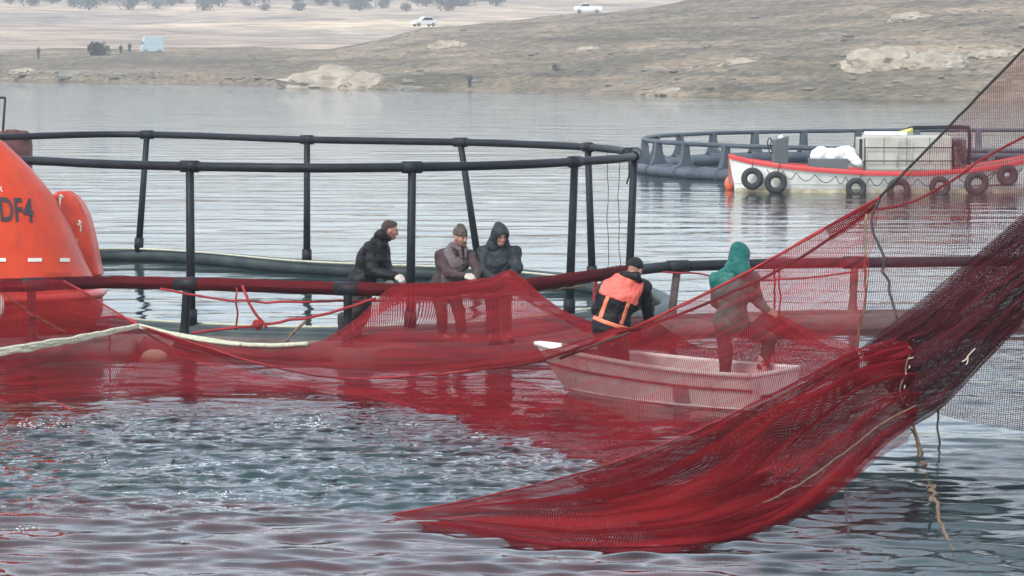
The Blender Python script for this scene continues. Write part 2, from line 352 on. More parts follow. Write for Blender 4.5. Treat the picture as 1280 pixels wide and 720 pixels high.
# ---- far shore
def fbm(x, y, s, oct=4, seed=0.0):
    v = np.zeros(x.size); xf, yf = x.ravel(), y.ravel()
    for i in range(x.size): v[i] = noise.fractal(Vector((xf[i] * s + seed, yf[i] * s, seed)), 1.0, 2.1, oct)
    return v.reshape(x.shape)
sh_p = np.array([atz(p, q, 0) for p, q in ((-300, 99), (0, 100.5), (130, 103), (250, 105), (345, 107), (480, 112), (600, 113.5), (700, 117), (860, 121), (1000, 123), (1160, 125), (1300, 127), (1700, 130))])
def shore_y(x): return np.interp(x, sh_p[:, 0], sh_p[:, 1])
sk_x = np.array([-400, -120, -75, -50, -28, -20, -14, 0, 12, 22, 33, 60, 90, 200, 400]); sk_z = np.array([3, 3.0, 3.0, 3.3, 3.4, 5.2, 7.2, 8.3, 9.9, 10.9, 12.6, 16, 19, 24, 20.])
def bank(x, y):
    ys_ = shore_y(x); top = 500.0 + 0 * x; t = (y - ys_) / (top - ys_)
    zt = np.interp(x * 500 / np.maximum(y, 200), sk_x, sk_z)
    rise = np.where(t < 0, t * 8, zt * np.clip(t, 0, 1) ** .8)
    rise = np.where(t > 1, zt - (y - top) * .06 * (1 + .4 * (zt > 5)), rise)
    step_ = .9 * sstep(0, .02, t) * sstep(40, -60, x)                      # a low cut bank on the left
    return rise + step_
def axis2(lo, hi, step): return np.arange(lo, hi + .01, step)
bx = np.r_[np.arange(-420, -100, 8.), np.arange(-100, 130, 1.1), np.arange(130, 430, 8.)]
by = np.r_[np.arange(236, 460, 1.25), np.arange(460, 530, 1.6), np.arange(530, 690, 8)]
X, Y = np.meshgrid(bx, by); Z = bank(X, Y)
t_in = sstep(0, 6, Y - shore_y(X))
Z += t_in * (fbm(X, Y, .03, 4, 3.3) * .9 + fbm(X, Y, .22, 3, 9.1) * .28 * (.4 + sstep(-40, 20, X)))
Z = np.where(Y < shore_y(X) - 2, np.minimum(Z, -.4), Z)
def bankz(x, y): return float(bank(np.array([x]), np.array([y]))[0]) + float(fbm(np.array([x]), np.array([y]), .03, 4, 3.3)[0]) * .9
ny, nx = X.shape; ii = np.arange(ny * nx).reshape(ny, nx); F = np.stack([ii[:-1, :-1], ii[:-1, 1:], ii[1:, 1:], ii[1:, :-1]], -1).reshape(-1, 4)
def groundmat(name, cols, s1, s2, stretch, s3=1.0, strata=(.03, .03, 1.8)):
    m = bpy.data.materials.new(name); m.use_nodes = True; n = m.node_tree.nodes; l = m.node_tree.links; b = n['Principled BSDF']; b.inputs['Roughness'].default_value = .95; b.inputs['Specular IOR Level'].default_value = .1
    tc = n.new('ShaderNodeTexCoord'); mp = n.new('ShaderNodeMapping'); mp.inputs['Scale'].default_value = stretch; l.new(tc.outputs['Object'], mp.inputs[0])
    a = n.new('ShaderNodeTexNoise'); a.inputs['Scale'].default_value = s1; a.inputs['Detail'].default_value = 6; a.inputs['Roughness'].default_value = .65; l.new(mp.outputs[0], a.inputs[0])
    c = n.new('ShaderNodeTexNoise'); c.inputs['Scale'].default_value = s2; c.inputs['Detail'].default_value = 5; c.inputs['Roughness'].default_value = .7; l.new(mp.outputs[0], c.inputs[0])
    rp = n.new('ShaderNodeValToRGB'); e = rp.color_ramp.elements; e[0].position = .30; e[1].position = .70; e[0].color = (*cols[0], 1); e[1].color = (*cols[2], 1); q = e.new(.5); q.color = (*cols[1], 1); l.new(a.outputs[0], rp.inputs[0])
    rp2 = n.new('ShaderNodeValToRGB'); e = rp2.color_ramp.elements; e[0].position = .36; e[1].position = .66; e[0].color = (.42, .43, .45, 1); e[1].color = (1.6, 1.57, 1.5, 1); l.new(c.outputs[0], rp2.inputs[0])
    mxx = n.new('ShaderNodeMix'); mxx.data_type = 'RGBA'; mxx.blend_type = 'MULTIPLY'; mxx.inputs[0].default_value = .85; l.new(rp.outputs[0], mxx.inputs[6]); l.new(rp2.outputs[0], mxx.inputs[7])
    ms = n.new('ShaderNodeMapping'); ms.inputs['Scale'].default_value = strata; l.new(tc.outputs['Object'], ms.inputs[0])
    sn_ = n.new('ShaderNodeTexNoise'); sn_.inputs['Scale'].default_value = 1; sn_.inputs['Detail'].default_value = 4; l.new(ms.outputs[0], sn_.inputs[0])
    rs = n.new('ShaderNodeValToRGB'); e = rs.color_ramp.elements; e[0].position = .38; e[1].position = .62; e[0].color = (.78, .80, .82, 1); e[1].color = (1.22, 1.17, 1.10, 1); l.new(sn_.outputs[0], rs.inputs[0])
    mxs = n.new('ShaderNodeMix'); mxs.data_type = 'RGBA'; mxs.blend_type = 'MULTIPLY'; mxs.inputs[0].default_value = 1; l.new(mxx.outputs[2], mxs.inputs[6]); l.new(rs.outputs[0], mxs.inputs[7])
    l.new(mxs.outputs[2], b.inputs['Base Color'])
    t = n.new('ShaderNodeTexNoise'); t.inputs['Scale'].default_value = s3; t.inputs['Detail'].default_value = 6; l.new(tc.outputs['Object'], t.inputs[0])
    bp = n.new('ShaderNodeBump'); bp.inputs['Strength'].default_value = .8; bp.inputs['Distance'].default_value = .5; l.new(t.outputs[0], bp.inputs['Height']); l.new(bp.outputs[0], b.inputs['Normal'])
    return m
gm = groundmat('grey_olive_shore_soil', ((.098, .094, .066), (.172, .148, .110), (.28, .228, .175)), .06, .9, (1, 1, 5), 1.2)
tag(mesh('shore_bank', np.stack([X, Y, Z], -1).reshape(-1, 3), F, gm), kind='structure')
# ---- the dry hillside far behind it
bx = np.r_[np.arange(-560, 561, 7.)]; by = np.r_[np.arange(560, 1300, 6.), np.arange(1300, 1641, 20.)]
X, Y = np.meshgrid(bx, by)
def hill(x, y):
    t = np.clip((y - 570) / 1000, -.1, 1.1); t0 = np.maximum(t, 0)
    return -1.5 + 4.5 * sstep(.0, .08, t) + 10 * t0 + 44 * t0 ** 1.75
Z = hill(X, Y) + fbm(X, Y, .012, 4, 5.5) * 2.2 * sstep(600, 760, Y)
def hillz(x, y): return float(hill(np.array([x]), np.array([y]))[0]) + float(fbm(np.array([x]), np.array([y]), .012, 4, 5.5)[0]) * 2.2 * float(sstep(600, 760, np.array([y]))[0])
ny, nx = X.shape; ii = np.arange(ny * nx).reshape(ny, nx); F = np.stack([ii[:-1, :-1], ii[:-1, 1:], ii[1:, 1:], ii[1:, :-1]], -1).reshape(-1, 4)
gm2 = groundmat('dry_beige_hillside', ((.27, .215, .175), (.38, .31, .245), (.50, .42, .30)), .012, .11, (.5, 1, 6), .3, (.004, .012, .35))
tag(mesh('far_hillside', np.stack([X, Y, Z], -1).reshape(-1, 3), F, gm2), kind='structure')

# ---- hazy air
hb = MB().box((0, 765, 34), (1240, 1810, 74))
hm = bpy.data.materials.new('haze'); hm.use_nodes = True; hn = hm.node_tree.nodes; hn.clear(); ho = hn.new('ShaderNodeOutputMaterial'); pv = hn.new('ShaderNodeVolumePrincipled')
pv.inputs['Color'].default_value = (.90, .93, .97, 1); pv.inputs['Density'].default_value = .00055; pv.inputs['Anisotropy'].default_value = .2
hm.node_tree.links.new(pv.outputs[0], ho.inputs['Volume'])
tag(hb.build('haze', hm, smooth=False), 'pale even haze over the lake', 'haze', kind='stuff')

# ---- rocks, scrub, far people and cars on the shore
def rock_mesh(name, size, seed, sub=4):
    bm = bmesh.new(); bmesh.ops.create_icosphere(bm, subdivisions=sub, radius=1)
    for v in bm.verts:
        p = v.co.copy(); q = p * 1.0
        d = 1 + .22 * noise.fractal(p * 1.2 + Vector((seed, 0, 0)), 1, 2, 4) + .20 * noise.voronoi(p * 2.4 + Vector((seed, 0, 0)))[0][0] + .16 * noise.fractal(p * 5 + Vector((0, seed, 0)), .8, 2.1, 5)
        v.co = Vector((q.x * size[0], q.y * size[1], max(q.z, -.35) * size[2])) * d
    me = bpy.data.meshes.new(name); bm.to_mesh(me); bm.free(); return me
M['rock'] = mat('pale_tan_rock', (.23, .20, .155), .95, .2, .5, .8, 2.5, col2=(.42, .37, .29), spec=.1)
M['rock_grey'] = mat('grey_rock', (.13, .125, .105), .95, .2, .35, .8, 1.5, col2=(.25, .235, .195), spec=.1)
_dd = np.arange(236, 540, 1.0)
def hitbank(px, py):
    r = ray(px, py); X_ = r.x * _dd / r.y; Z_ = CAM_H + r.z * _dd / r.y; B_ = bank(X_, _dd) - Z_; k = int(np.argmax(B_ > 0)) if (B_ > 0).any() else int(np.argmax(B_)); d = _dd[k]
    return Vector((X_[k], d, max(bankz(X_[k], d), -.2)))
def rock(name, label, px, py, d, size, seed, m='rock', sink=.55, group=None):
    me = rock_mesh(name, size, seed); me.materials.append(M[m]); o = bpy.data.objects.new(name, me); link(o); p = hitbank(px, py)
    o.location = (p.x, p.y, p.z - sink); return tag(o, label, 'rock', group)
rock('rock_outcrop', 'long pale tan rock outcrop jutting into the water at the shore', 418, 109, 332, (5.4, 3.0, 2.1), 1.0)
rock('rock_outcrop', 'low pale rock slab tapering left end of the waterside outcrop', 376, 111, 330, (2.6, 1.8, .6), 4.2)
rock('rock_outcrop', 'squat tan rock hump right end of the waterside outcrop', 458, 110, 333, (2.6, 2.2, 1.45), 7.7)
rock('rock_outcrop', 'small rubbly rock between the outcrop and the standing fisherman', 516, 111, 326, (2.6, 1.6, .7), 9.2, 'rock_grey')
rock('rock_outcrop', 'big pale flat-topped cliff block above the right shore', 1112, 82, 300, (3.6, 3.6, 2.1), 12.4)
rock('rock_outcrop', 'pale cliff block adjoining the right side of the flat-topped cliff', 1172, 82, 302, (2.8, 2.6, 1.8), 17.9)
rock('rock_outcrop', 'rounded boulder at the left foot of the flat-topped cliff', 1078, 84, 298, (1.5, 1.2, .8), 21.0)
rock('shore_rock', 'small tan boulder at the waterline below the middle hillside', 844, 116, 283, (1.5, 1.0, .5), 31.0)
for i, (px, py, d, s, lb) in enumerate([
        (833, 54, 400, 1.0, 'pale boulder high on the slope left of centre of the right hill'), (735, 66, 380, 1.1, 'light rock patch on the slope under the white pickup'),
        (690, 67, 385, .9, 'small light rock on slope left of the one under the pickup'), (925, 82, 340, 1.2, 'low light rock ledge in the middle of the right hill'),
        (1000, 54, 390, .9, 'small light rock on the upper right hill'), (1137, 22, 450, 1.6, 'pinkish light rock patch near the top of the right hill'),
        (800, 100, 310, 1.0, 'flat light rock just above the waterline right of the dark animal'), (560, 60, 420, 1.5, 'light rock shelf below the small white car'),
        (90, 92, 395, 1.3, 'pale rock face in the cut bank below the dark bush'), (30, 93, 400, 1.1, 'pale rock face in the cut bank at the far left'),
        (150, 95, 392, 1.0, 'pale rock in the cut bank below the two standing figures'), (1240, 70, 330, 1.6, 'low grey rock ledge right of the pale cliff')]):
    rock('slope_rock', lb, px, py, d, (s * 1.5, s, s * .55), 40 + i * 3.1, 'rock' if i % 2 else 'rock_grey', sink=.3)

b = MB(); gr = random.Random(21)
for k in range(800):
    px = gr.uniform(-40, 1330); py = gr.uniform(72, 124) if px < 480 else gr.uniform(max(4, 45 - (px - 480) * .12), 124); p = hitbank(px, py)
    if p.y > 520 or p.z < .15: continue
    s_ = gr.choice((.10, .13, .16, .2, .32)) * gr.uniform(.7, 1.4); b.ball((p.x, p.y, p.z + s_ * .1), s_, 6, 4, (gr.uniform(.9, 2.2), gr.uniform(.7, 1.3), gr.uniform(.35, .7)))
tag(b.build('shore_stones', M['rock_grey'], None, False), 'pale stones strewn over the far shore', 'stones', kind='stuff')
M['leaf'] = mat('dusty_scrub_leaves', (.035, .055, .035), .8, .4, .5, col2=(.085, .11, .065))
M['leaf_dark'] = mat('dark_bush_leaves', (.014, .022, .016), .8, .4, .8, col2=(.035, .045, .032))
M['bark'] = mat('grey_bark', (.09, .07, .05), .9, .3, 4)
def scrub(name, label, loc, w_, h_, seed, leafm='leaf', group=None, n=420):
    g = random.Random(seed); root = empty(name, label, 'tree' if h_ > 2 else 'bush', loc, 0, group)
    lobes = [(Vector((g.uniform(-.6, .6) * w_ / 2, g.uniform(-.6, .6) * w_ / 2, h_ * g.uniform(.35, .75))), g.uniform(.22, .36) * w_) for _ in range(7)]
    b = MB()
    for i in range(n):
        c, r = g.choice(lobes); d = Vector((g.gauss(0, 1), g.gauss(0, 1), g.gauss(0, .8))).normalized() * r * g.uniform(.5, 1.05); p = c + d
        p.z = min(max(p.z, .1), h_ * 1.05); s = w_ * g.uniform(.035, .075); u = Vector((g.gauss(0, 1), g.gauss(0, 1), g.gauss(0, 1))).normalized(); v = u.orthogonal().normalized()
        b.add([p - u * s, p + v * s * .6, p + u * s, p - v * s * .6], [(0, 1, 2, 3)])
    b.build('crown', M[leafm], root, False)
    t = MB()
    for c, r in lobes[:4]: t.tube([(0, 0, -.3), (c.x * .3, c.y * .3, h_ * .25), tuple(c)], [.06 * h_, .045 * h_, .02 * h_], 6)
    t.build('trunk', M['bark'], root); return root
protos = [scrub('scrub_tree', 'x', (0, 0, 0), 6.5, 3.8, k, n=520, group='scrub trees along the top of the far hillside') for k in range(4)]
g = random.Random(5); spots = []
rows = [(11, 110, 600, 30, 0), (5, -10, 640, 23, 0), (-3, -20, 660, 24, 0)]
for base, x0, x1, stp, d in rows:
    x = x0
    while x < x1:
        spots.append((x + g.uniform(-7, 7), base + g.uniform(-4, 4), 0)); x += stp * g.uniform(.6, 1.7)
for i, (px, py, d) in enumerate(spots):
    src = protos[i % 4]; o = src if i < 4 else copy_tree(src); 
    for dd in np.arange(700, 1500, 6.0):
        p = at(px, py, dd)
        if hillz(p.x, dd) > p.z: break
    o.location = (p.x, p.y, hillz(p.x, p.y) - .1)
    s = g.uniform(.65, 1.2); o.scale = (s, s, s * g.uniform(.8, 1.1)); o.rotation_euler = (0, 0, g.uniform(0, 6))
    o['label'] = 'dusty green scrub tree in the row along the upper far hillside'
def onbank(px, d):
    if d < 150: return hitbank(px, d)
    p = at(px, 60, d); return Vector((p.x, d, bankz(p.x, d)))
scrub('dark_bush', 'dark rounded bush on the left bank beside the standing figures', onbank(125, 77), 3.2, 1.9, 77, 'leaf_dark', n=900)
scrub('dark_scrub', 'small dark tuft low on the slope right of the shoreline fisherman', onbank(695, 318), 1.2, .7, 78, 'leaf_dark', n=200)

def far_person(label, px, d, h=1.72, m='dark', arms=0):
    p = onbank(px, d); root = empty('person', label, 'person', p); k = h / 1.75
    b = MB()
    for s in (-1, 1):
        b.tube([(s * .10 * k, 0, 0), (s * .10 * k, .02, .45 * k), (s * .09 * k, 0, .9 * k)], [.07, .075, .10], 7)
        b.tube([(s * .20 * k, 0, 1.42 * k), (s * .26 * k, .02, 1.15 * k), (s * (.2 - arms) * k, -.12, .98 * k)], [.065, .06, .045], 7)
    b.tube([(0, 0, .85 * k), (0, 0, 1.1 * k), (0, 0, 1.42 * k), (0, 0, 1.5 * k)], [.17, .17, .20, .07], 9)
    b.build('clothing', M[m], root)
    MB().tube([(0, 0, 1.45 * k), (0, 0, 1.56 * k)], .05, 7).ball((0, -.01, 1.64 * k), .105, 9, 7, (.85, 1, 1.15)).build('body', M['skin'], root)
    MB().ball((0, .02, 1.67 * k), .108, 9, 7, (.9, 1, 1.05)).build('hair', M['hair'], root); return root
far_person('lone dark-clothed person standing at far left on the bank', 48, 74, 1.8)
far_person('person in dark clothes standing left of the pair near the pale blue van', 151, 71, 1.7)
far_person('person in dark clothes standing right of the pair near the pale blue van', 162, 71.5, 1.7, arms=.08)
far_person('person in a dark jacket standing by the waterline right of the rock outcrop', 587, 110, 1.75, arms=.1)

def car(label, px, d, rz, boxy=0, m='car_white', L=4.4, W=1.75, H=1.5, name='parked_car', cat='car', z=None):
    p = onbank(px, d); p.z += .25; root = empty(name, label, cat, p, rz)
    def prof(pts, wd, inset=0.0):
        b = MB(); b.prism([(x, -wd / 2, zz) for x, zz in pts], (0, wd, 0)); return b
    lo = [(-L / 2, .32), (L / 2, .30), (L / 2, .62), (L * .46, .82), (L * .2, .92), (-L / 2, .95)] if not boxy else [(-L / 2, .3), (L / 2, .3), (L / 2, .9), (L * .45, 1.0), (-L / 2, 1.0)]
    bevel(prof(lo, W).build('body', M[m], root, False), .06)
    up = [(-L * .34, .93), (-L * .27, H - .04), (L * .05, H), (L * .21, .91)] if boxy == 0 else ([(-L / 2, .98), (-L / 2, H), (L * .36, H), (L * .47, .98)] if boxy == 1 else [(-L * .06, .98), (-L * .05, H), (L * .18, H), (L * .3, .98)])
    bevel(prof(up, W * .9).build('cabin', M[m], root, False), .05)
    c = [(x * (.93) + (0 if boxy != 2 else .02), .96 + (zz - .93) * .78) for x, zz in up]
    prof(c, W * .93).build('side_windows', M['glass'] if boxy != 1 else M[m], root, False)
    if boxy == 1: MB().box((L * .43, 0, 1.45), (.1, W * .86, .55)).build('windscreen', M['glass'], root, False)
    for s in (-1, 1):
        for t in (-1, 1):
            wh = MB().torus((t * L * .31, s * W * .46, .32), (0, 1, 0), .22, .10, 14, 6).build('wheel', M['rubber'], root)
            MB().lathe((t * L * .31, s * W * .44, .32), (0, s, 0), [(0, .17), (.06, .15)], 12).build('rim', M['chrome'], wh)
        MB().box((L * .495, s * W * .36, .66), (.06, .28, .14)).build('headlight', M['tape'], root, False)
    return root
car('white pickup parked on the skyline of the right hill', 735, 497, R(178), 2)
car('small white car on the ridge left of the pickup', 530, 497, R(205), 0, L=3.9)
car('pale blue box van standing on the left bank', 190, 70, R(196), 1, 'van_blue', L=3.2, W=1.8, H=2.5, name='parked_van', cat='van')

# ================================================================== CAGES
def flare_post(b, top, foot, r=.06, wide=.20):   # tapered bracket post with a flared foot
    top, foot = Vector(top), Vector(foot); P, rr = [], []
    for t in np.linspace(0, 1, 9): P.append(foot.lerp(top, t)); rr.append(r + (wide - r) * max(0, 1 - t / .35) ** 2.2)
    b.tube(P, rr, 10); return b
# ---- the tall-railed round cage behind the workers
ZT = 2.3
ctl = [(20, 200), (130, 205), (240, 208), (380, 210), (520, 209), (640, 206), (720, 202), (775, 198), (796, 193.5), (778, 188.5), (735, 184), (650, 180), (560, 177.5), (380, 174.5), (240, 169.5), (130, 168), (0, 171.5), (-140, 176), (-260, 182), (-320, 188), (-250, 194), (-120, 197)]
top = spline([atz(p, q, ZT) for p, q in ctl], 240, True)
cage = thing('fish_cage', 'round black pipe fish cage with tall handrail behind the workers', 'fish cage', tuple(atz(300, 370, 0)))
MB().tube(top, .060, 12, True).build('handrail', M['pipe'], cage)
cen = top.mean(0)
def base_ring(off, z):
    d = top[:, :2] - cen[:2]; r = np.linalg.norm(d, axis=1)[:, None]; q = cen[:2] + d * (1 + off / r); return np.c_[q, np.full(len(q), z)]
MB().tube(base_ring(.0, .10), .12, 12, True).build('float_pipe', M['float_green'], cage)
MB().tube(base_ring(.5, .08), .12, 12, True).build('float_pipe', M['float_green'], cage)
MB().tube(base_ring(-.155, .22), .018, 6, True).build('edge_rope', M['rope_pale'], cage)
def near_top(px, py):
    t = np.array(atz(px, py, ZT)); return int(np.argmin(((top - t) ** 2).sum(1)))
br = base_ring(0, .1)
for px, py, dx in ((240, 208, 0), (520, 209, -3), (725, 202, -7), (793, 195, -7), (735, 184, 6), (567, 178, 24), (378, 174.5, -1), (163, 169, -12), (-140, 176, 0), (-320, 188, 0), (-120, 197, 0)):
    i = near_top(px, py); a = top[i]; f = br[i].copy(); f[0] += dx * a[1] / FPX; f[2] = .16
    po = MB().tube([a, a * .5 + f * .5, f], [.055, .058, .064], 12).build('post', M['pipe'], cage); po['_off'] = cage['_off']
    ax = Vector(f) - Vector(a); q = Vector(f) - ax * .02
    MB().tube([q + ax * -.10, q + ax * .0], .085, 12).build('post_socket', M['pipe'], po)
    tn = Vector(top[(i + 1) % 240] - top[i - 1]).normalized()
    MB().tube([Vector(a) - tn * .13, Vector(a) + tn * .13], .080, 12).build('coupling', M['pipe'], po)
i = near_top(790, 191); a = Vector(top[i]); MB().tube([a - Vector((.1, .2, 0)), a + Vector((.06, .15, 0))], .085, 12).build('coupling', M['pipe'], cage)
for k, (px, py) in enumerate(((760, 187), (775, 188))):
    a = at(px, py, top[near_top(px, py)][1]); MB().tube(noise_rope([a, a + Vector((.0 - .02 * k, 0, -.9)), a + Vector((.02, .05, -2.1))], 16, .03, k), .006, 5).build('hanging_line', M['rope_dark'], cage)
a = at(786, 200, 45.5); MB().tube(noise_rope([a, a + Vector((0, 0, -.2)), a + Vector((-.03, 0, -.34))], 10, .02, 3), .013, 6).build('hanging_line', M['rope_dark'], cage)

# ---- the cage the workers empty: low handrail on flared posts
ZR = .9
rail = spline([atz(p, q, ZR) for p, q in ((-420, 400), (-200, 366), (0, 357.5), (120, 353), (240, 355), (400, 360), (490, 362), (570, 361), (660, 356), (740, 345), (800, 337), (850, 333), (1000, 329), (1100, 328), (1280, 327), (1450, 332), (1650, 350))], 200)
pen = thing('net_pen', 'low railed floating pen ring holding the red net in front of the workers', 'net pen', tuple(atz(640, 415, 0)))
MB().tube(rail, .072, 12).build('handrail', M['pipe'], pen)
def rail_at(px):
    q = np.array([640 + FPX * p[0] / (p[1] * math.cos(PITCH) + (CAM_H - p[2]) * math.sin(PITCH)) for p in rail]); return int(np.argmin(abs(q - px)))
fl_out = np.c_[rail[:, :2] + [0, .35], np.full(200, .08)]; fl_in = np.c_[rail[:, :2] - [0, .22], np.full(200, .06)]
MB().tube(fl_out, .14, 12).build('float_pipe', M['float_dirty'], pen)
ia, ib = rail_at(188), rail_at(300)
for seg in (fl_in[:ia], fl_in[rail_at(425):rail_at(760)], fl_in[rail_at(800):]):
    MB().tube(seg, .14, 12).build('float_pipe', M['float_dirty'], pen)
for px, lean in ((-160, 0), (40, 0), (238, -6), (440, 0), (625, 0), (852, -9), (1071, -2), (1290, 0)):
    i = rail_at(px); a = Vector(rail[i]); f = Vector((a.x + lean / 100, a.y + .06, .10)); bb = MB(); flare_post(bb, a, f, .055, .15); po = bb.build('post', M['float_dirty'] if px > 700 else M['pipe'], pen); po['_off'] = pen['_off']
    tn = Vector(rail[min(i + 1, 199)] - rail[i - 1]).normalized(); MB().tube([a - tn * .16, a + tn * .16], .088, 12).build('coupling', M['pipe'], po)
# netting edge wrapped round the rail
wr = rail[:rail_at(800)]; V, UV = [], []
nseg = 12; L = np.r_[0, np.cumsum(np.linalg.norm(np.diff(wr, axis=0), axis=1))]
for i, p in enumerate(wr):
    t = Vector(wr[min(i + 1, len(wr) - 1)] - wr[max(i - 1, 0)]).normalized(); a = t.cross(Vector((0, 0, 1))).normalized(); b = t.cross(a)
    for k in range(nseg + 1):
        th = 2 * math.pi * k / nseg; r = .083 + .010 * math.sin(7 * th + i * .9) * math.sin(i * .37); V.append(tuple(Vector(p) + (a * math.cos(th) + b * math.sin(th)) * r)); UV.append((L[i], k * .05))
F = [(i * (nseg + 1) + k, i * (nseg + 1) + k + 1, (i + 1) * (nseg + 1) + k + 1, (i + 1) * (nseg + 1) + k) for i in range(len(wr) - 1) for k in range(nseg)]
mesh('net_wrap', V, F, M['net_wrap'], pen, uv=UV)
for k, (P, r, m) in enumerate([
        ([(200, 361, 39.6), (300, 376, 39.5), (430, 377, 39.4), (545, 373, 39.3)], .016, 'rope_red'), ([(240, 416, 39.6), (330, 405, 39.4), (400, 394, 39.2), (470, 373, 39.0)], .020, 'rope_red'),
        ([(303, 357, 39.5), (315, 385, 39.3), (333, 410, 39.3)], .020, 'rope_red'), ([(296, 360, 39.6), (296, 378, 39.5), (295, 412, 39.6)], .012, 'rope_red'),
        ([(385, 398, 39.3), (370, 412, 39.0), (356, 428, 38.4)], .018, 'rope_tan'), ([(5, 366, 39.3), (40, 392, 39.0), (82, 416, 38.6)], .012, 'rope_tan'),
        ([(176, 412, 38.3), (205, 430, 38.3), (224, 447, 38.2)], .014, 'rope_tan'), ([(115, 398, 39.2), (145, 395, 39.2), (172, 404, 38.6)], .018, 'rope_red'),
        ([(560, 372, 39.4), (630, 368, 39.3), (730, 358, 41.5)], .014, 'rope_tan'), ([(746, 345, 42.0), (744, 362, 42.0), (742, 378, 42.0)], .022, 'rope_red'),
        ([(800, 337, 43.0), (870, 343, 43.2), (960, 350, 43.6), (1070, 340, 44.0)], .014, 'rope_red'), ([(968, 331, 43.9), (967, 360, 43.9), (968, 394, 43.9)], .015, 'rope_red'), ([(974, 331, 43.9), (975, 362, 43.9), (974, 396, 43.9)], .012, 'rope_red')]):
    MB().tube(noise_rope([at(*p) for p in P], 24, .03, k * 3.3), r, 6).build('rope', M[m], pen)
k = at(322, 406, 39.3); MB().torus(k, (.3, 1, .2), .05, .022, 12, 6).ball(k, .045).build('knot', M['rope_red'], pen)
f = atz(193, 446, .04); fl = MB().ball(f, .13, 12, 8, (1.25, .9, .75)).build('net_float', M['float_cream']); tag(fl, 'cream oblong net float bobbing by the pen pipe at left', 'float')

# ---- the far round cage on the right
cc = Vector((16.2, 102.3)); Rr = 12.0; N = 34
fc = thing('fish_cage', 'distant grey round fish cage on bracket posts behind the white workboat', 'fish cage', (cc.x, cc.y, 0))
def ring(r, z, n=120): return [(cc.x + r * math.cos(2 * math.pi * k / n), cc.y + r * math.sin(2 * math.pi * k / n), z) for k in range(n)]
MB().tube(ring(Rr, 1.02), .07, 8, True).build('handrail', M['pipe_grey'], fc)
MB().tube(ring(Rr + .25, .14), .17, 10, True).build('float_pipe', M['pipe_grey'], fc); MB().tube(ring(Rr - .45, .14), .17, 10, True).build('float_pipe', M['pipe_grey'], fc)
for k in range(N):
    th = 2 * math.pi * (k + .3) / N; c, s = math.cos(th), math.sin(th); P = []
    for r, z in ((Rr - .09, 1.04), (Rr - .14, .55), (Rr - .30, .34), (Rr - .45, .33), (Rr + .25, .33), (Rr + .2, .42), (Rr + .13, .6), (Rr + .09, 1.04)): P.append((cc.x + r * c + s * .10, cc.y + r * s - c * .10, z))
    po = bevel(MB().prism(P, (-s * .20, c * .20, 0)).build('post', M['pipe_grey'], fc, False), .02, 1); po['_off'] = fc['_off']
    MB().torus((cc.x + (Rr + .25) * c, cc.y + (Rr + .25) * s, .14), (-s, c, 0), .175, .030, 12, 6, 2.2).build('clamp', M['pipe_grey'], po)

# ================================================================== BOATS
def loft(b, stations):                          # stations: list of equally long point lists
    m = len(stations[0]); V = [p for s in stations for p in s]
    F = [(i * m + k, i * m + k + 1, (i + 1) * m + k + 1, (i + 1) * m + k) for i in range(len(stations) - 1) for k in range(m - 1)]
    return b.add(V, F)
# ---- white workboat with red gunwale
BD = 87.6
wb = thing('workboat', 'long white wooden workboat with red gunwale moored at the right', 'boat', (10.4, BD, 0))
bt = [0, .02, .06, .14, .25, .4, .55, .7, .8, .88, .95, 1.0]
bX = [5.92 + 9.3 * t for t in bt]; bW = [.05, .22, .50, .84, 1.07, 1.18, 1.2, 1.15, 1.02, .78, .42, .06]
bZ = [1.00, .95, .86, .76, .66, .57, .56, .64, .77, .93, 1.10, 1.22]
def wbp(i, s, z, off=0): return (bX[i], BD + s * (bW[i] + off), z)
def wb_side(i, s, f):                           # f: 0 keel .. 1 gunwale
    z = -.35 + (bZ[i] + .35) * f; k = .55 + .45 * f ** .6; return (bX[i] + (.25 * (1 - f) if i < 2 else 0), BD + s * bW[i] * k, z)
fr_ = [0, .2, .4, .55, .7, .85, 1.0]
for nm, m, f0, f1, off in (('hull', 'white_hull', 0, 1, 0),):
    b = MB()
    for s in (-1, 1): loft(b, [[wb_side(i, s, f) for f in fr_] for i in range(12)])
    loft(b, [[wb_side(i, -1, 0), wb_side(i, 1, 0)] for i in range(12)]); b.build('hull', M['white_hull'], wb)
for s in (-1, 1):
    b = MB(); loft(b, [[(bX[i], BD + s * (bW[i] + .035), bZ[i] - .10), (bX[i], BD + s * (bW[i] + .05), bZ[i] - .01), (bX[i], BD + s * (bW[i] + .03), bZ[i] + .03), (bX[i], BD + s * max(.01, bW[i] - .09), bZ[i] + .03), (bX[i], BD + s * max(.01, bW[i] - .10), bZ[i] - .12)] for i in range(12)]); b.build('gunwale', M['red_paint'], wb)
    b = MB(); loft(b, [[(bX[i], BD + s * max(.01, bW[i] - .095), bZ[i] - .02), (bX[i], BD + s * max(.01, bW[i] - .16), .18)] for i in range(12)]); b.build('inner_planking', M['boat_in'], wb)
b = MB(); loft(b, [[(bX[i], BD - max(.01, bW[i] - .12), .22), (bX[i], BD + max(.01, bW[i] - .12), .22)] for i in range(1, 11)]); b.build('deck', M['green_deck'], wb)
b = MB(); loft(b, [[(bX[i], BD - max(.01, bW[i] * .9 + .06), -.02), (bX[i], BD - max(.01, bW[i] * .87 + .06), .10)] for i in range(1, 11)]); b.build('boot_stripe', mat('algae_waterline', (.20, .17, .09), .8, .3, 3, col2=(.45, .42, .32)), wb)
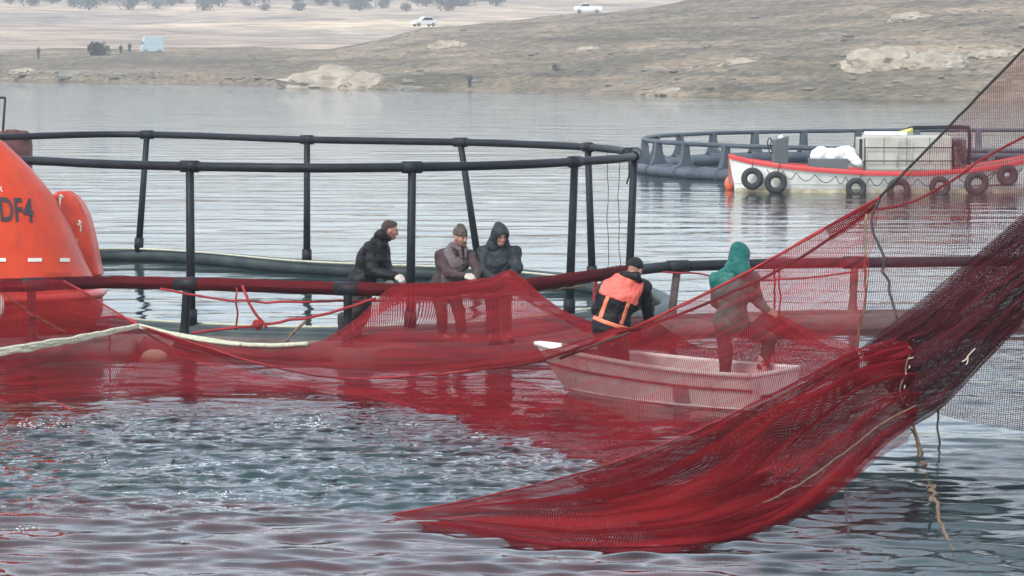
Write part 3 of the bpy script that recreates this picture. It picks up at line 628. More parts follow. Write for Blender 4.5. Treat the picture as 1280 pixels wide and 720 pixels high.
# console with wheel
c = at(977, 190, BD - .2); e = []
P = [at(968.5, 208, BD - .3), at(985.5, 208, BD - .1), at(986, 170.5, BD - .1), at(968.5, 175, BD - .3)]; con = MB().prism(P, (-.05, .45, 0)).build('console', M['steel_grey'], wb, False); bevel(con, .015)
w_ = at(963, 182, BD); stw = MB().torus(w_, (1, -.45, .15), .21, .016, 22, 6).build('steering_wheel', M['pipe'], wb); stw['_off'] = wb['_off']
for k in range(3):
    a = Matrix.Rotation(2 * math.pi * k / 3 + .4, 3, Vector((1, -.45, .15)).normalized()) @ Vector((.45, 1, 0)).normalized().cross(Vector((1, -.45, .15)).normalized()) * .2
    MB().tube([w_, w_ + a], .012, 6).build('spoke', M['pipe'], stw)
MB().tube([w_, w_ + Vector((.15, .05, 0))], .02, 6).build('steering_shaft', M['pipe'], wb)
q = at(976, 171.5, BD); MB().ball(q, .075).build('deck_lamp', M['sack'], wb); MB().tube([q, q + Vector((-.03, 0, .16))], .02, 6).build('lamp_bracket', M['rubber'], wb)
# low grey locker, white sack on it
a, b2 = at(1013, 214, BD - .75), at(1060, 214, BD - .75); lk = MB().box(((a.x + b2.x) / 2, BD - .35, (.33 + .91) / 2), (b2.x - a.x, .8, .58)).build('storage_locker', M['steel_grey'], None, False); bevel(lk, .015)
tag(lk, 'low dark grey storage locker in the workboat under a white sack', 'locker')
# ---- swagged rope along the side
sx = [960, 980, 996, 1019, 1045, 1057, 1071, 1087, 1105, 1123, 1147, 1172, 1197, 1220, 1245, 1262, 1280]
def side_pt(px, dz=0):
    X_ = (px - 640) * (BD - 1.2) / FPX; wv = np.interp(X_, bX, bW); zz = np.interp(X_, bX, bZ); return Vector((X_, BD - wv - .06, zz - .17 + dz))
for a_, b_ in zip(sx[:-1], sx[1:]):
    p, q = side_pt(a_), side_pt(b_); m_ = (p + q) / 2 - Vector((0, .02, .20)); MB().tube(spline([p, p * .75 + q * .25 - Vector((0, .01, .14)), m_, p * .25 + q * .75 - Vector((0, .01, .14)), q], 14), .011, 5).build('swag_rope', M['rope_dark'], wb)
for k, (px, py, lb) in enumerate([(942, 223, 'black tyre fender nearest the bow of the white workboat'), (970.5, 228, 'second tyre fender from the workboat bow, below the grey console'), (1069.5, 235, 'tyre fender below the left end of the pale machinery box'),
        (1122.5, 237, 'tyre fender half crossed by the red net apex rope'), (1174, 233, 'tyre fender below the right half of the pale machinery box'), (1220, 229, 'tyre fender right of the machinery box, third from right rim of picture'), (1259.5, 219, 'rightmost and highest tyre fender on the workboat side')]):
    p = side_pt(px); c = Vector((p.x, p.y - .13, at(px, py, p.y).z)); root = empty('tyre_fender', lb, 'tyre', c, 0, 'tyre fenders along the workboat'); root.rotation_euler = (.06 * math.sin(k * 2.1), .2 * k, .09 * math.sin(k * 1.3)); q_ = 1 + .07 * math.sin(k * 2.7); root.scale = (q_, 1, q_ * (1.08 if k == 5 else 1))
    ty = MB().torus((0, 0, 0), (0, 1, 0), .215, .085, 28, 10, 1.05).build('tyre', M['rubber'], root)
    for kk in range(0, 22): th = 2 * math.pi * kk / 22
    MB().torus((0, 0, 0), (0, 1, 0), .292, .012, 28, 5, 3.5).build('tread', M['rubber'], ty)
    MB().tube([(0, .02, .2), (.01, .06, .45 + .1 * (k % 2))], .014, 6).build('hanging_rope', M['rope_dark'], root)
    if k == 6: MB().lathe((0, .03, 0), (0, 1, 0), [(-.02, .14), (.03, .15)], 18).build('rim', M['chrome'], root)
# machinery box
mb_ = thing('pump_housing', 'pale enamel machinery box with pipe rails standing in the workboat', 'machine', tuple(at(1130, 214, BD)))
x0, x1 = at(1082, 200, BD - .6).x, at(1190, 200, BD - .6).x; z0, z1 = at(1130, 214, BD - .6).z, at(1130, 170, BD - .6).z
bevel(MB().box(((x0 + x1) / 2, BD, (z0 + z1) / 2), (x1 - x0, 1.15, z1 - z0)).build('casing', M['steel_pale'], mb_, False), .05)
bevel(MB().box((x0 - .09, BD, z0 + .58), (.15, .9, .65)).build('intake_duct', M['steel_pale'], mb_, False), .02); MB().box((x0 - .12, BD - .46, z0 + .6), (.08, .02, .55)).build('duct_grille', M['rubber'], mb_, False)
yy = BD - .66
for z in (z0 + .28, z0 + .64): MB().tube([(x0 - .02, yy, z), (x1 + .05, yy, z)], .016, 6).build('guard_rail', M['pipe'], mb_)
for x in (x0 - .02, x1 + .04): MB().tube([(x, yy, z0 + .05), (x, yy, z0 + .66)], .016, 6).build('guard_rail', M['pipe'], mb_)
for x in (x0 + .85, x0 + 1.25): MB().tube([(x, yy + .01, z0 + .1), (x, yy + .01, z0 + .85)], .012, 6).build('ladder_side', M['steel_pale'], mb_)
for z in (.25, .4, .55, .7, .83): MB().tube([(x0 + .85, yy + .01, z0 + z), (x0 + 1.25, yy + .01, z0 + z)], .010, 6).build('ladder_rung', M['steel_pale'], mb_)
for k in range(3): MB().box((x0 + .5 + k * .62, BD - .581, z0 + .55), (.015, .012, .75)).build('panel_seam', M['steel_grey'], mb_, False)
bevel(MB().box((x0 + .6, BD, z1 + .05), (1.1, .8, .10)).build('top_cover', M['sack'], mb_, False), .03)
MB().tube(spline([at(1128, 165, BD - .2), at(1140, 160, BD - .2), at(1155, 159.5, BD - .2), at(1205, 159, BD - .2), at(1211, 163, BD - .2), at(1212, 180, BD - .2), at(1211, 206, BD - .2)], 40), .055, 8).build('discharge_hose', M['pipe'], mb_)
MB().tube([at(1126, 166, BD - .25), at(1141, 162, BD - .25)], .06, 10).build('hose_coupling', mat('yellow_coupling', (.5, .46, .12), .5), mb_)
eb = at(1199, 190, BD - .3); bevel(MB().box((eb.x, BD - .1, eb.z - .02), (.34, .7, .75)).build('engine_block', mat('rusty_engine', (.05, .045, .043), .7, .4, 6, col2=(.13, .10, .09)), mb_, False), .04)
for k in range(4): MB().lathe((eb.x - .06 + .05 * k, BD - .47, eb.z + .25 - .15 * k), (0, -1, 0), [(0, .09), (.05, .08), (.06, .04)], 12).build('engine_pulley', M['rubber'], mb_)
# orange buoy on a stick
p = atz(912, 236, 0); by_ = empty('marker_buoy', 'small orange marker buoy on a stick off the workboat bow', 'buoy', p)
MB().ball((0, 0, .14), .19, 12, 8, (.75, .75, 1.1)).build('float', M['buoy'], by_); MB().tube([(.13, -.02, -.5), (.14, 0, .75)], .018, 6).build('stick', M['tape'], by_)
# ---- dark red boat at far left with a frame
p = atz(20, 198, 0); rb = thing('covered_boat', 'dark red tarpaulin-covered boat at the far left behind the orange lifeboat', 'boat', tuple(p)); D = p.y
b = MB(); st = []
for t, ww, h in ((0, .35, .75), (.10, .75, .95), (.3, .95, 1.0), (.6, 1.0, 1.0), (1, .9, 1.05)):
    x = at(39, 190, D).x - 5.5 * t; st.append([(x, D - ww * .8, -.2), (x, D - ww, .25), (x, D - ww, .62 * h), (x, D - ww * .5, .9 * h + .05 * math.sin(9 * t)), (x, D, 1.0 * h), (x, D + ww * .5, .9 * h), (x, D + ww, .62 * h), (x, D + ww * .8, -.2)])
loft(b, st); b.add(st[0], [tuple(range(8))]); b.build('tarpaulin', M['tarp_red'], rb)
for k in range(14): q = at(4 + 2.4 * k, 167 + 1.2 * math.sin(k * 1.7) + (k > 11) * 3, D - .3 + .25 * math.sin(k)); MB().ball(q, .13 + .04 * math.sin(k * 2.3), 8, 6, (1.3, 1, .8)).build('tarpaulin_fold', M['tarp_red'], rb)
a = at(3.5, 167, D); t_ = at(6.5, 122, D); MB().tube([a, t_], .045, 8).build('frame_post', M['pipe'], rb); MB().tube([t_, at(-40, 123, D)], .04, 8).build('frame_bar', M['pipe'], rb); MB().tube([at(-40, 123, D), at(-44, 167, D)], .045, 8).build('frame_post', M['pipe'], rb)

# ---- orange enclosed lifeboat
LD = 41.75
lz = [-.25, .03, .19, .40, .60, .66, .72, .84, 1.07, 1.53, 1.92, 2.30, 2.61, 2.85, 3.0]
lx = [-6.15, -5.85, -5.48, -5.36, -5.36, -5.30, -5.40, -5.48, -5.59, -5.77, -5.98, -6.29, -6.60, -6.95, -7.4]
lw = [.75, 1.05, 1.22, 1.34, 1.40, 1.46, 1.40, 1.35, 1.30, 1.18, 1.05, .88, .66, .42, .12]
def lb_b(z): return float(np.interp(z, lz, lw))
def lb_x(z): return float(np.interp(z, lz, lx))
NOSE, AFT = 1.75, -12.6
def lb_y(x, z):                                 # near side of the hull
    e = lb_x(z); t = min(1, max(0, (x - (e - NOSE)) / NOSE)); return LD - lb_b(z) * (max(0, 1 - t ** 2.4)) ** .5
lbt = thing('lifeboat', 'bright orange enclosed lifeboat with black lettering at the left', 'lifeboat', (-9, LD, 0))
def lb_ring(z):
    e = lb_x(z); w0 = lb_b(z); ring_ = []
    for k in range(41):                         # half outline near side from aft to nose, then far side back
        x = AFT + (e - NOSE - AFT) * (k / 10) if k <= 10 else e - NOSE + NOSE * math.sin((k - 10) / 10 * math.pi / 2) if k <= 20 else None
        if x is not None: ring_.append((x, lb_y(x, z) if k < 20 else LD, z))
    far = [(x, 2 * LD - y, zz) for x, y, zz in ring_[:-1]][::-1]; return ring_ + far
for nm, zs_, m in (('hull', [q for q in lz if q <= .61], 'orange'), ('rubbing_band', [.60, .62, .66, .70, .72], 'orange_dark'), ('canopy', list(np.linspace(.72, 1.07, 4)) + [1.3, 1.53, 1.7, 1.92, 2.1, 2.3, 2.45, 2.61, 2.75, 2.85, 3.0], 'orange')):
    b = MB(); st = [lb_ring(z) for z in zs_]; m_ = len(st[0]); V = [p for s in st for p in s]; F = [(i * m_ + k, i * m_ + (k + 1) % m_, (i + 1) * m_ + (k + 1) % m_, (i + 1) * m_ + k) for i in range(len(st) - 1) for k in range(m_)]
    if nm == 'canopy': F.append(tuple(range((len(st) - 1) * m_, len(st) * m_)))
    b.add(V, F); b.build(nm, M[m], lbt)
def px_on_lb(px, py):
    d = 40.6
    for _ in range(6): p = at(px, py, d); d = lb_y(p.x, p.z)
    return at(px, py, d)
def lettering(body, px0, py0, px1, hpx, name, m, parent, shear=0.0, drop=0.0, bold=0.0):
    cu = bpy.data.curves.new(name, 'FONT'); cu.body = body; cu.size = 1; cu.fill_mode = 'BOTH'; cu.offset = bold; to = bpy.data.objects.new(name, cu); COL.objects.link(to)
    dg = bpy.context.evaluated_depsgraph_get(); me = bpy.data.meshes.new_from_object(to.evaluated_get(dg)); bpy.data.objects.remove(to)
    bm = bmesh.new(); bm.from_mesh(me); bmesh.ops.triangulate(bm, faces=bm.faces); bmesh.ops.subdivide_edges(bm, edges=[e for e in bm.edges if e.calc_length() > .18], cuts=1)
    xs_ = [v.co.x for v in bm.verts]; zs_ = [v.co.y for v in bm.verts]; a0, a1, c0, c1 = min(xs_), max(xs_), min(zs_), max(zs_); off = Vector(parent['_off'])
    for v in bm.verts:
        u = (v.co.x - a0) / (a1 - a0); t = (v.co.y - c0) / (c1 - c0); p = px_on_lb(px0 + (px1 - px0) * u + shear * t, py0 + drop * u - hpx * t); q = px_on_lb(px0 + (px1 - px0) * u + shear * t + .5, py0 + drop * u - hpx * t)
        v.co = Vector((p.x, p.y - .012, p.z)) - off
    bm.to_mesh(me); bm.free(); me.materials.clear(); me.materials.append(m); o = bpy.data.objects.new(name, me); return link(o, parent)
lettering('ODF4', -20, 276, 43, 31, 'lettering', M['black_paint'], lbt, -3, 2.5, .022)
lettering('LIMANI', 57, 346, 89, 6.5, 'lettering', mat('worn_red_brown_paint', (.33, .03, .02), .6, .3, 12), lbt)
lettering('ER', -8, 239.5, 4, 6.5, 'lettering', M['tape'], lbt)
def patch(px0, px1, py0, py1, nm, m, par):
    V = []; 
    for i in range(7):
        for j in range(2): p = px_on_lb(px0 + (px1 - px0) * i / 6, (py0, py1)[j]); V.append((p.x, p.y - .010, p.z))
    mesh(nm, V, [(2 * i, 2 * i + 1, 2 * i + 3, 2 * i + 2) for i in range(6)], m, par)
for a_, b_ in ((-40, -24), (-8, 7.5), (35, 52.5), (75, 87.5)): patch(a_, b_, 322.5, 327, 'reflective_tape', M['tape'], lbt)
# side float hung on the lifeboat's end
fo = [(60, 252), (63, 244), (71, 239), (81, 239), (91, 245), (99, 254), (106, 268), (111, 285), (116, 308), (120, 330), (123, 343), (120, 348), (110, 347), (98, 344.5), (93, 330), (84, 306), (74, 282), (65, 263)]
fin = MB().prism([at(x, y, 41.95 + (x - 60) * .004) for x, y in fo][::-1], (.06, .26, 0)).build('side_float', M['orange_dark'], lbt, False); bevel(fin, .06, 4)
P = [at(83.5, 295.5, 41.93), at(97, 299, 41.97), at(97, 303, 41.97), at(83.5, 299.5, 41.93)]; MB().prism(P, (0, .02, 0)).build('reflective_tape', M['tape'], lbt, False)
MB().tube(noise_rope([at(76, 243, 41.94), at(75, 258, 41.93), at(78, 285, 41.95)], 14, .02, 4), .012, 6).build('lanyard', M['rope_pale'], lbt); MB().tube(noise_rope([at(99, 277, 42.05), at(102, 283, 42.05), at(101, 290, 42.05)], 10, .03, 6), .012, 6).build('lanyard', M['rope_pale'], lbt)
MB().torus(at(76, 247, 41.94), (.3, 1, 0), .03, .010, 12, 6).build('eye_ring', M['chrome'], lbt); MB().torus(at(99, 279, 42.04), (.3, 1, 0), .03, .010, 12, 6).build('eye_ring', M['chrome'], lbt)
p = px_on_lb(0, 380); MB().torus((p.x - .15, p.y - .02, p.z - .02), (0, 1, 0), .18, .04, 20, 8).build('grab_line_ring', M['tape'], lbt)

# ---- white skiff the two men stand in
sb = atz(708, 491, 0); sn = Vector((2.72, 34.15, 0))   # stem at the waterline, middle of the transom
ax_ = Vector((sn.x - sb.x, sn.y - sb.y, 0)); SL = ax_.length - .1; ax_.normalize(); nr = Vector((ax_.y, -ax_.x, 0))
if nr.y > 0: nr = -nr
org = sb.copy()
sk = thing('skiff', 'small scuffed white fibreglass skiff half hidden behind the red net', 'boat', tuple(org))
ts = [0, .03, .08, .16, .28, .42, .6, .8, 1.0]; wk = [.015, .06, .14, .26, .38, .47, .53, .55, .52]; zg = [.53, .52, .50, .47, .44, .41, .39, .38, .38]
def skp(i, s, f, off=0):
    rake = -.62 * (f ** .8) * max(0, 1 - ts[i] / .35); h = wk[i] * (.70 + .30 * f ** .7) + off; q = org + ax_ * (SL * ts[i] + rake + .22) + nr * (-s * -h); return Vector((q.x, q.y, -.14 + (zg[i] + .14) * f))
ff = [0, .25, .45, .62, .78, .9, 1.0]
b = MB()
for s in (-1, 1): loft(b, [[skp(i, s, f) for f in ff] for i in range(9)])
loft(b, [[skp(i, -1, 0), skp(i, 1, 0)] for i in range(9)]); b.build('hull', M['skiff'], sk)
b = MB(); b.add([skp(8, -1, f) for f in ff] + [skp(8, 1, f) for f in ff], [(i, i + 1, 7 + i + 1, 7 + i) for i in range(6)]); b.build('transom', M['skiff'], sk, False)
for s in (-1, 1):
    MB().tube([skp(i, s, 1.0, .01) + Vector((0, 0, .005)) for i in range(9)], .028, 8).build('gunwale', M['skiff'], sk)
    MB().tube([skp(i, s, .70, .012) for i in range(9)], .014, 6).build('rubbing_strake', mat('dull_red_strake', (.25, .07, .07), .6), sk)
    b = MB(); loft(b, [[skp(i, s, 1, -.03), skp(i, s, .45, -.03)] for i in range(9)]); b.build('inner_side', M['skiff_in'], sk)
b = MB(); loft(b, [[skp(i, -1, .42, -.02), skp(i, 1, .42, -.02)] for i in range(9)]); b.build('floor', M['skiff_in'], sk)
MB().tube([skp(8, -1, 1), skp(8, 1, 1)], .028, 8).build('transom_rail', M['skiff'], sk)
MB().tube([skp(i, 1, .30, .008) for i in range(1, 9)], .012, 6).build('chine', M['skiff'], sk)
for t in (3, 6):
    a_, b_ = skp(t, -1, .80, -.03), skp(t, 1, .80, -.03); bevel(MB().box(((a_ + b_) / 2), ((a_ - b_).length, .22, .03), math.atan2((b_ - a_).y, (b_ - a_).x)).build('thwart', M['skiff_in'], sk, False), .008)
q0, q1, q2, q3 = skp(6, 1, .34, .012), skp(6, 1, .66, .012), skp(6, 1, .66, .012) + ax_ * .2, skp(6, 1, .34, .012) + ax_ * .2; MB().prism([q0, q1, q2, q3], nr * .006).build('repair_patch', M['skiff_patch'], sk, False)
a_, b_ = skp(8, 1, .55), skp(8, -1, .55); MB().tube([a_.lerp(b_, .15) + ax_ * .03, a_.lerp(b_, .35) + ax_ * .03], .02, 6).build('transom_handle', M['rope_dark'], sk)
cq = (skp(5, 1, .45) + skp(5, -1, .45)) / 2; MB().torus(cq + Vector((0, 0, .03)), (0, 0, 1), .16, .03, 20, 7).torus(cq + Vector((.02, .01, .07)), (.1, 0, 1), .14, .03, 20, 7).build('rope_coil', M['rope_tan'], sk)
bow_plate = MB(); bow_plate.add([skp(0, 1, 1) - ax_ * .05 + Vector((0, 0, .03)), skp(3, 1, 1) + Vector((0, 0, .03)), skp(3, -1, 1) + Vector((0, 0, .03))], [(0, 1, 2)]); bow_plate.build('foredeck', M['skiff'], sk, False)

# ================================================================== SOFT SHAPES: signed-distance modelling (people, sack, fish)
def cap(a, b, ra, rb=None, k=.03): return ('cap', np.array(a, float), np.array(b, float), ra, ra if rb is None else rb, k)
def ell(c, r, rot=None, k=.02): return ('ell', np.array(c, float), np.array(r, float), np.eye(3) if rot is None else np.array(rot), k)
def sdf_field(prims, vox, extra=.03):
    lo = np.full(3, 1e9); hi = -lo
    for p in prims:
        if p[0] == 'cap': r = max(p[3], p[4]); a = np.minimum(p[1], p[2]) - r; b = np.maximum(p[1], p[2]) + r
        else: r = p[2].max(); a = p[1] - r; b = p[1] + r
        lo = np.minimum(lo, a); hi = np.maximum(hi, b)
    lo -= extra + 3 * vox; hi += extra + 3 * vox; n = np.ceil((hi - lo) / vox).astype(int) + 1
    F = np.full(n, .25, np.float32)
    for p in prims:
        if p[0] == 'cap': r = max(p[3], p[4]); a = np.minimum(p[1], p[2]) - r; b = np.maximum(p[1], p[2]) + r
        else: r = p[2].max(); a = p[1] - r; b = p[1] + r
        k = p[-1]; mg = k + .05
        i0 = np.maximum(((a - mg - lo) / vox).astype(int), 0); i1 = np.minimum(((b + mg - lo) / vox).astype(int) + 2, n)
        ax = [lo[q] + vox * np.arange(i0[q], i1[q]) for q in range(3)]; P = np.stack(np.meshgrid(*ax, indexing='ij'), -1)
        if p[0] == 'cap':
            ba = p[2] - p[1]; t = np.clip(((P - p[1]) @ ba) / max(ba @ ba, 1e-9), 0, 1); d = np.linalg.norm(P - p[1] - t[..., None] * ba, axis=-1) - (p[3] + (p[4] - p[3]) * t)
        else:
            q = (P - p[1]) @ p[3]; k0 = np.linalg.norm(q / p[2], axis=-1); k1 = np.linalg.norm(q / p[2] ** 2, axis=-1); d = k0 * (k0 - 1) / np.maximum(k1, 1e-6)
        sl = tuple(slice(i0[q], i1[q]) for q in range(3)); f = F[sl]; h = np.maximum(k - np.abs(f - d), 0) / k; F[sl] = np.minimum(f, d) - h * h * k * .25
    return F, lo, vox
def surface_net(F, lo, vox):
    S = F < 0; n = np.array(F.shape); acc = np.zeros(tuple(n - 1) + (3,), np.float32); cnt = np.zeros(tuple(n - 1), np.float32)
    c = lambda A, d: A[d[0]:n[0] - 1 + d[0], d[1]:n[1] - 1 + d[1], d[2]:n[2] - 1 + d[2]]
    for ax in range(3):
        for u in (0, 1):
            for v in (0, 1):
                d0 = [0, 0, 0]; o = [q for q in range(3) if q != ax]; d0[o[0]], d0[o[1]] = u, v; d1 = list(d0); d1[ax] = 1
                f0, f1 = c(F, d0), c(F, d1); m = c(S, d0) != c(S, d1); t = np.where(m, f0 / np.where(m, f0 - f1, 1), 0)
                for q in range(3): acc[..., q] += np.where(m, (t if q == ax else d0[q]), 0)
                cnt += m
    act = cnt > 0; idx = np.full(act.shape, -1, np.int64); idx[act] = np.arange(act.sum()); ijk = np.argwhere(act)
    V = lo + vox * (ijk + acc[act] / cnt[act][:, None]); Q = []
    for ax in range(3):
        o = [q for q in range(3) if q != ax]; s0 = [slice(None)] * 3; s1 = [slice(None)] * 3; s0[ax] = slice(0, -1); s1[ax] = slice(1, None)
        e = S[tuple(s0)] != S[tuple(s1)]; flip = S[tuple(s0)]; E = np.argwhere(e); fl = flip[e]
        ok = np.all([(E[:, q] > 0) & (E[:, q] < n[q] - 1) for q in o], 0); E = E[ok]; fl = fl[ok]; a = []
        for u, v in ((-1, -1), (0, -1), (0, 0), (-1, 0)):
            T = E.copy(); T[:, o[0]] += u; T[:, o[1]] += v; a.append(idx[T[:, 0], T[:, 1], T[:, 2]])
        q = np.stack(a, 1); sw = fl if ax != 1 else ~fl; q[~sw] = q[~sw][:, ::-1]; Q.append(q)
    return V, np.concatenate(Q)
def soft(name, prims, m, parent, vox=.014, wrinkle=0, ws=9.0, seed=0, cut=None, grow=0, world_off=(0, 0, 0)):
    F, lo, vx = sdf_field(prims, vox)
    if grow: F = F - grow
    if cut is not None:
        g = np.stack(np.meshgrid(*[lo[q] + vx * np.arange(F.shape[q]) for q in range(3)], indexing='ij'), -1); F = np.maximum(F, cut(g))
    V, Q = surface_net(F, lo, vx)
    if wrinkle:
        c = V.mean(0)
        D = np.array([noise.fractal(Vector(v) * ws + Vector((seed, 0, 0)), 1, 2, 3) for v in V]); 
        N = np.zeros_like(V); fn = np.cross(V[Q[:, 2]] - V[Q[:, 0]], V[Q[:, 3]] - V[Q[:, 1]])
        for k in range(4): np.add.at(N, Q[:, k], fn)
        N /= np.maximum(np.linalg.norm(N, axis=1), 1e-9)[:, None]; V = V + N * (D * wrinkle)[:, None]
    o = mesh(name, V, Q, m, parent); return o
def rotm(yaw, pitch=0, roll=0):                 # columns: head's right, forward, up (yaw 0: facing away from the camera, +90: facing left)
    return np.array(Matrix.Rotation(yaw, 3, 'Z') @ Matrix.Rotation(pitch, 3, 'X') @ Matrix.Rotation(roll, 3, 'Y'))
def head_prims(c, Rm):
    def h(x, y, z): return np.array(c) + Rm @ np.array((x, y, z))
    e = lambda x, y, z, a, b, d, k=.02: ell(h(x, y, z), (a, b, d), Rm, k)
    P = [e(0, -.012, .03, .074, .094, .088), e(0, .018, -.035, .060, .066, .075, .04), e(0, .055, -.085, .034, .034, .028, .03), e(0, .070, .018, .050, .022, .014, .02)]
    P += [cap(h(0, .082, .008), h(0, .106, -.028), .010, .014, .012), e(0, .100, -.034, .019, .014, .010, .010), e(0, .082, -.064, .026, .013, .008, .008), e(0, .079, -.077, .023, .012, .008, .008)]
    for s in (-1, 1): P += [e(s * .076, -.005, -.015, .012, .022, .032, .008), e(s * .036, .064, -.025, .022, .016, .018, .02)]
    return P, h
def hand_prims(wrist, d, up, s=1, curl=.5):
    """palm, four bent fingers of unequal length and a thumb from the side of the palm; d: along the fingers, up: back of the hand"""
    w = np.array(wrist, float); d = np.array(d, float); d /= np.linalg.norm(d); up = np.array(up, float); up -= d * (up @ d); up /= np.linalg.norm(up); sd = np.cross(d, up) * s
    P = [cap(w, w + d * .03, .026, .028, .02), ell(w + d * .055, (.040, .046, .017), np.stack([sd, d, up], 1), .02)]
    for k, (o, ln) in enumerate(((.030, .072), (.010, .080), (-.010, .076), (-.030, .060))):
        a = w + d * .088 + sd * o; d1 = d * math.cos(curl * .6) - up * math.sin(curl * .6); d2 = d * math.cos(curl * 1.6) - up * math.sin(curl * 1.6); d3 = d * math.cos(curl * 2.4) - up * math.sin(curl * 2.4)
        b = a + d1 * ln * .45; c = b + d2 * ln * .32; e = c + d3 * ln * .25; P += [cap(a - d * .02, b, .0105, .0098, .006), cap(b, c, .0098, .009, .004), cap(c, e, .009, .0078, .004)]
    a = w + d * .03 + sd * .034; b = a + (d * .6 + sd * .75 - up * .25) * .034; c = b + (d * .9 + sd * .2 - up * .45) * .034; P += [cap(a, b, .014, .0115, .012), cap(b, c, .0115, .009, .005)]
    return P
def person(label, px0, d, J, yaw, pitch, roll=0, top='jacket_black', legs='trousers', extra=None, gl=None, hand_dir=None, tk=1.0, wr=.016, sitting=False):
    """J: joints as (px, py, depth offset) read off the photograph at the person's distance"""
    root = thing('person', label, 'person', tuple(at(px0, 425, d) * 1.0)); W = {k: np.array(at(v[0], v[1], d + v[2])) for k, v in J.items()}; W['_d'] = d
    Rm = rotm(yaw, pitch, roll); hp, h = head_prims(W['head'], Rm); nb = h(0, -.03, -.06); body = hp + [cap(nb, W['neck'], .052, .058, .03)]
    ch, hi = W['neck'] * .62 + W['hip'] * .38, W['hip']
    body += [cap(W['neck'], ch, .09, .12), cap(ch, hi, .12, .12)]
    for s in 'RL':
        sh, el_, wr_ = W['sh' + s], W['el' + s], W['wr' + s]; body += [cap(W['neck'], sh, .06, .055), cap(sh, el_, .048, .038), cap(el_, wr_, .036, .026)]
        hd = W.get('hd' + s); dd = (hd - wr_) if hd is not None else (wr_ - el_); body += hand_prims(wr_, dd, W.get('up' + s, np.array((0, -.6, .8))), 1 if s == 'L' else -1, .75)
        body += [cap(hi + (W['kn' + s] - hi) * .05, W['kn' + s], .075, .052), cap(W['kn' + s], W['ft' + s], .050, .038), cap(W['ft' + s] + np.array((0, 0, .0)), W['ft' + s] + np.array((math.sin(-yaw) * .13, math.cos(yaw) * .13, -.02)), .035, .03)]
    soft('body', body, M['skin'], root, .0085)
    jk = [cap(W['neck'] + (ch - W['neck']) * .12, ch, .115 * tk, .155 * tk, .06), cap(ch, hi, .155 * tk, .150 * tk, .06)]
    sv = W['shR'] - W['shL']; jk += [cap(ch + sv * .22, ch - sv * .22, .13 * tk, .13 * tk, .06), cap(hi + sv * .16, hi - sv * .16, .125 * tk, .125 * tk, .06)]
    for s in 'RL':
        sh, el_, wr_ = W['sh' + s], W['el' + s], W['wr' + s]; jk += [cap(W['neck'] * .8 + ch * .2, sh, .085 * tk, .080 * tk, .05), cap(sh, el_, .076 * tk, .064 * tk, .03), cap(el_, el_ + (wr_ - el_) * .97, .064 * tk, .046 * tk, .02)]
    soft('jacket' if 'sweater' not in top else 'sweater', jk, M[top], root, .013, wr, 11, px0 * .13)
    lg = [cap(hi + sv * .12 + np.array((0, 0, .02)), hi - sv * .12 + np.array((0, 0, .02)), .13, .13, .05)]
    for s, q in (('R', 1), ('L', -1)):
        a = hi + sv * .22 * q - np.array((0, 0, .05)); lg += [cap(a, W['kn' + s], .098, .076, .03), cap(W['kn' + s], W['ft' + s] + np.array((0, 0, .08)), .076, .062, .02)]
    soft('trousers', lg, M[legs], root, .014, .012, 9, px0 * .31)
    fw = np.array((-math.sin(yaw), math.cos(yaw), 0))
    for s in 'RL': soft('boot', [cap(W['ft' + s] + np.array((0, 0, .16)), W['ft' + s] - np.array((0, 0, .02)), .062, .055), cap(W['ft' + s] - np.array((0, 0, .035)) - fw * .03, W['ft' + s] - np.array((0, 0, .045)) + fw * .17, .048, .042)], M['boot'] if extra == 'green' and s == 'R' else M['rubber'], root, .012)
    if gl:
        for s in gl: hd = W.get('hd' + s); wr_ = W['wr' + s]; soft('glove', hand_prims(wr_, (hd if hd is not None else wr_ * 2 - W['el' + s]) - wr_, W.get('up' + s, np.array((0, -.6, .8))), 1 if s == 'L' else -1, .75), M['glove'], root, .007, grow=.006)
    # eyes and brows
    for s in (-1, 1):
        MB().ball(h(s * .031, .0805, .004), .0105, 8, 6, (1, 1, .7)).build('eye', M['eye'], root); MB().tube([h(s * .014, .094, .021), h(s * .032, .090, .026), h(s * .050, .074, .021)], .0048, 5).build('eyebrow', M['hair'], root)
    return root, W, Rm, h, jk, ch, hi
Rme = lambda h: None
HALF = math.pi / 2
# ---- 1: black quilted jacket, bare head, looking right
r1, W, Rm, h, jk, ch, hi = person('young man in black quilted jacket, bareheaded, leaning over the rail at left', 458, 40.1, dict(head=(487.5, 287.5, 0), neck=(474, 306, .0), hip=(452, 352, .02), shR=(462, 311, -.15), elR=(466, 340, -.22), wrR=(494, 345, -.36), hdR=(503, 350, -.42), shL=(478, 312, .15), elL=(484, 336, .05), wrL=(486, 351, -.2), hdL=(489, 358, -.30), knR=(446, 388, -.10), ftR=(428, 412, -.05), knL=(456, 392, .10), ftL=(447, 418, .12)), -HALF + .12, -.22, tk=1.12, gl='RL')
soft('hair', [ell(h(0, -.020, .040), (.078, .092, .084), Rm), ell(h(0, .045, .088), (.050, .030, .020), Rm, .03), ell(h(0, -.07, .0), (.066, .04, .06), Rm, .03)], M['hair'], r1, .008, .004, 40, 1, cut=lambda g: np.minimum(((g - h(0, .058, .060)) @ (Rm @ np.array((0, .75, -.66)))), 9) )
soft('hood', [cap(h(-.06, -.105, -.075), h(.06, -.105, -.075), .060, .060, .04), cap(h(.075, -.08, -.08), h(.062, .01, -.115), .045, .03, .03), cap(h(-.075, -.08, -.08), h(-.062, .01, -.115), .045, .03, .03), cap(h(0, -.13, -.10), h(0, -.14, -.16), .055, .045, .04)], M['jacket_black'], r1, .011, .010, 12, 3)
for t in (.25, .45, .65, .85): 
    a = W['neck'] + (hi - W['neck']) * t
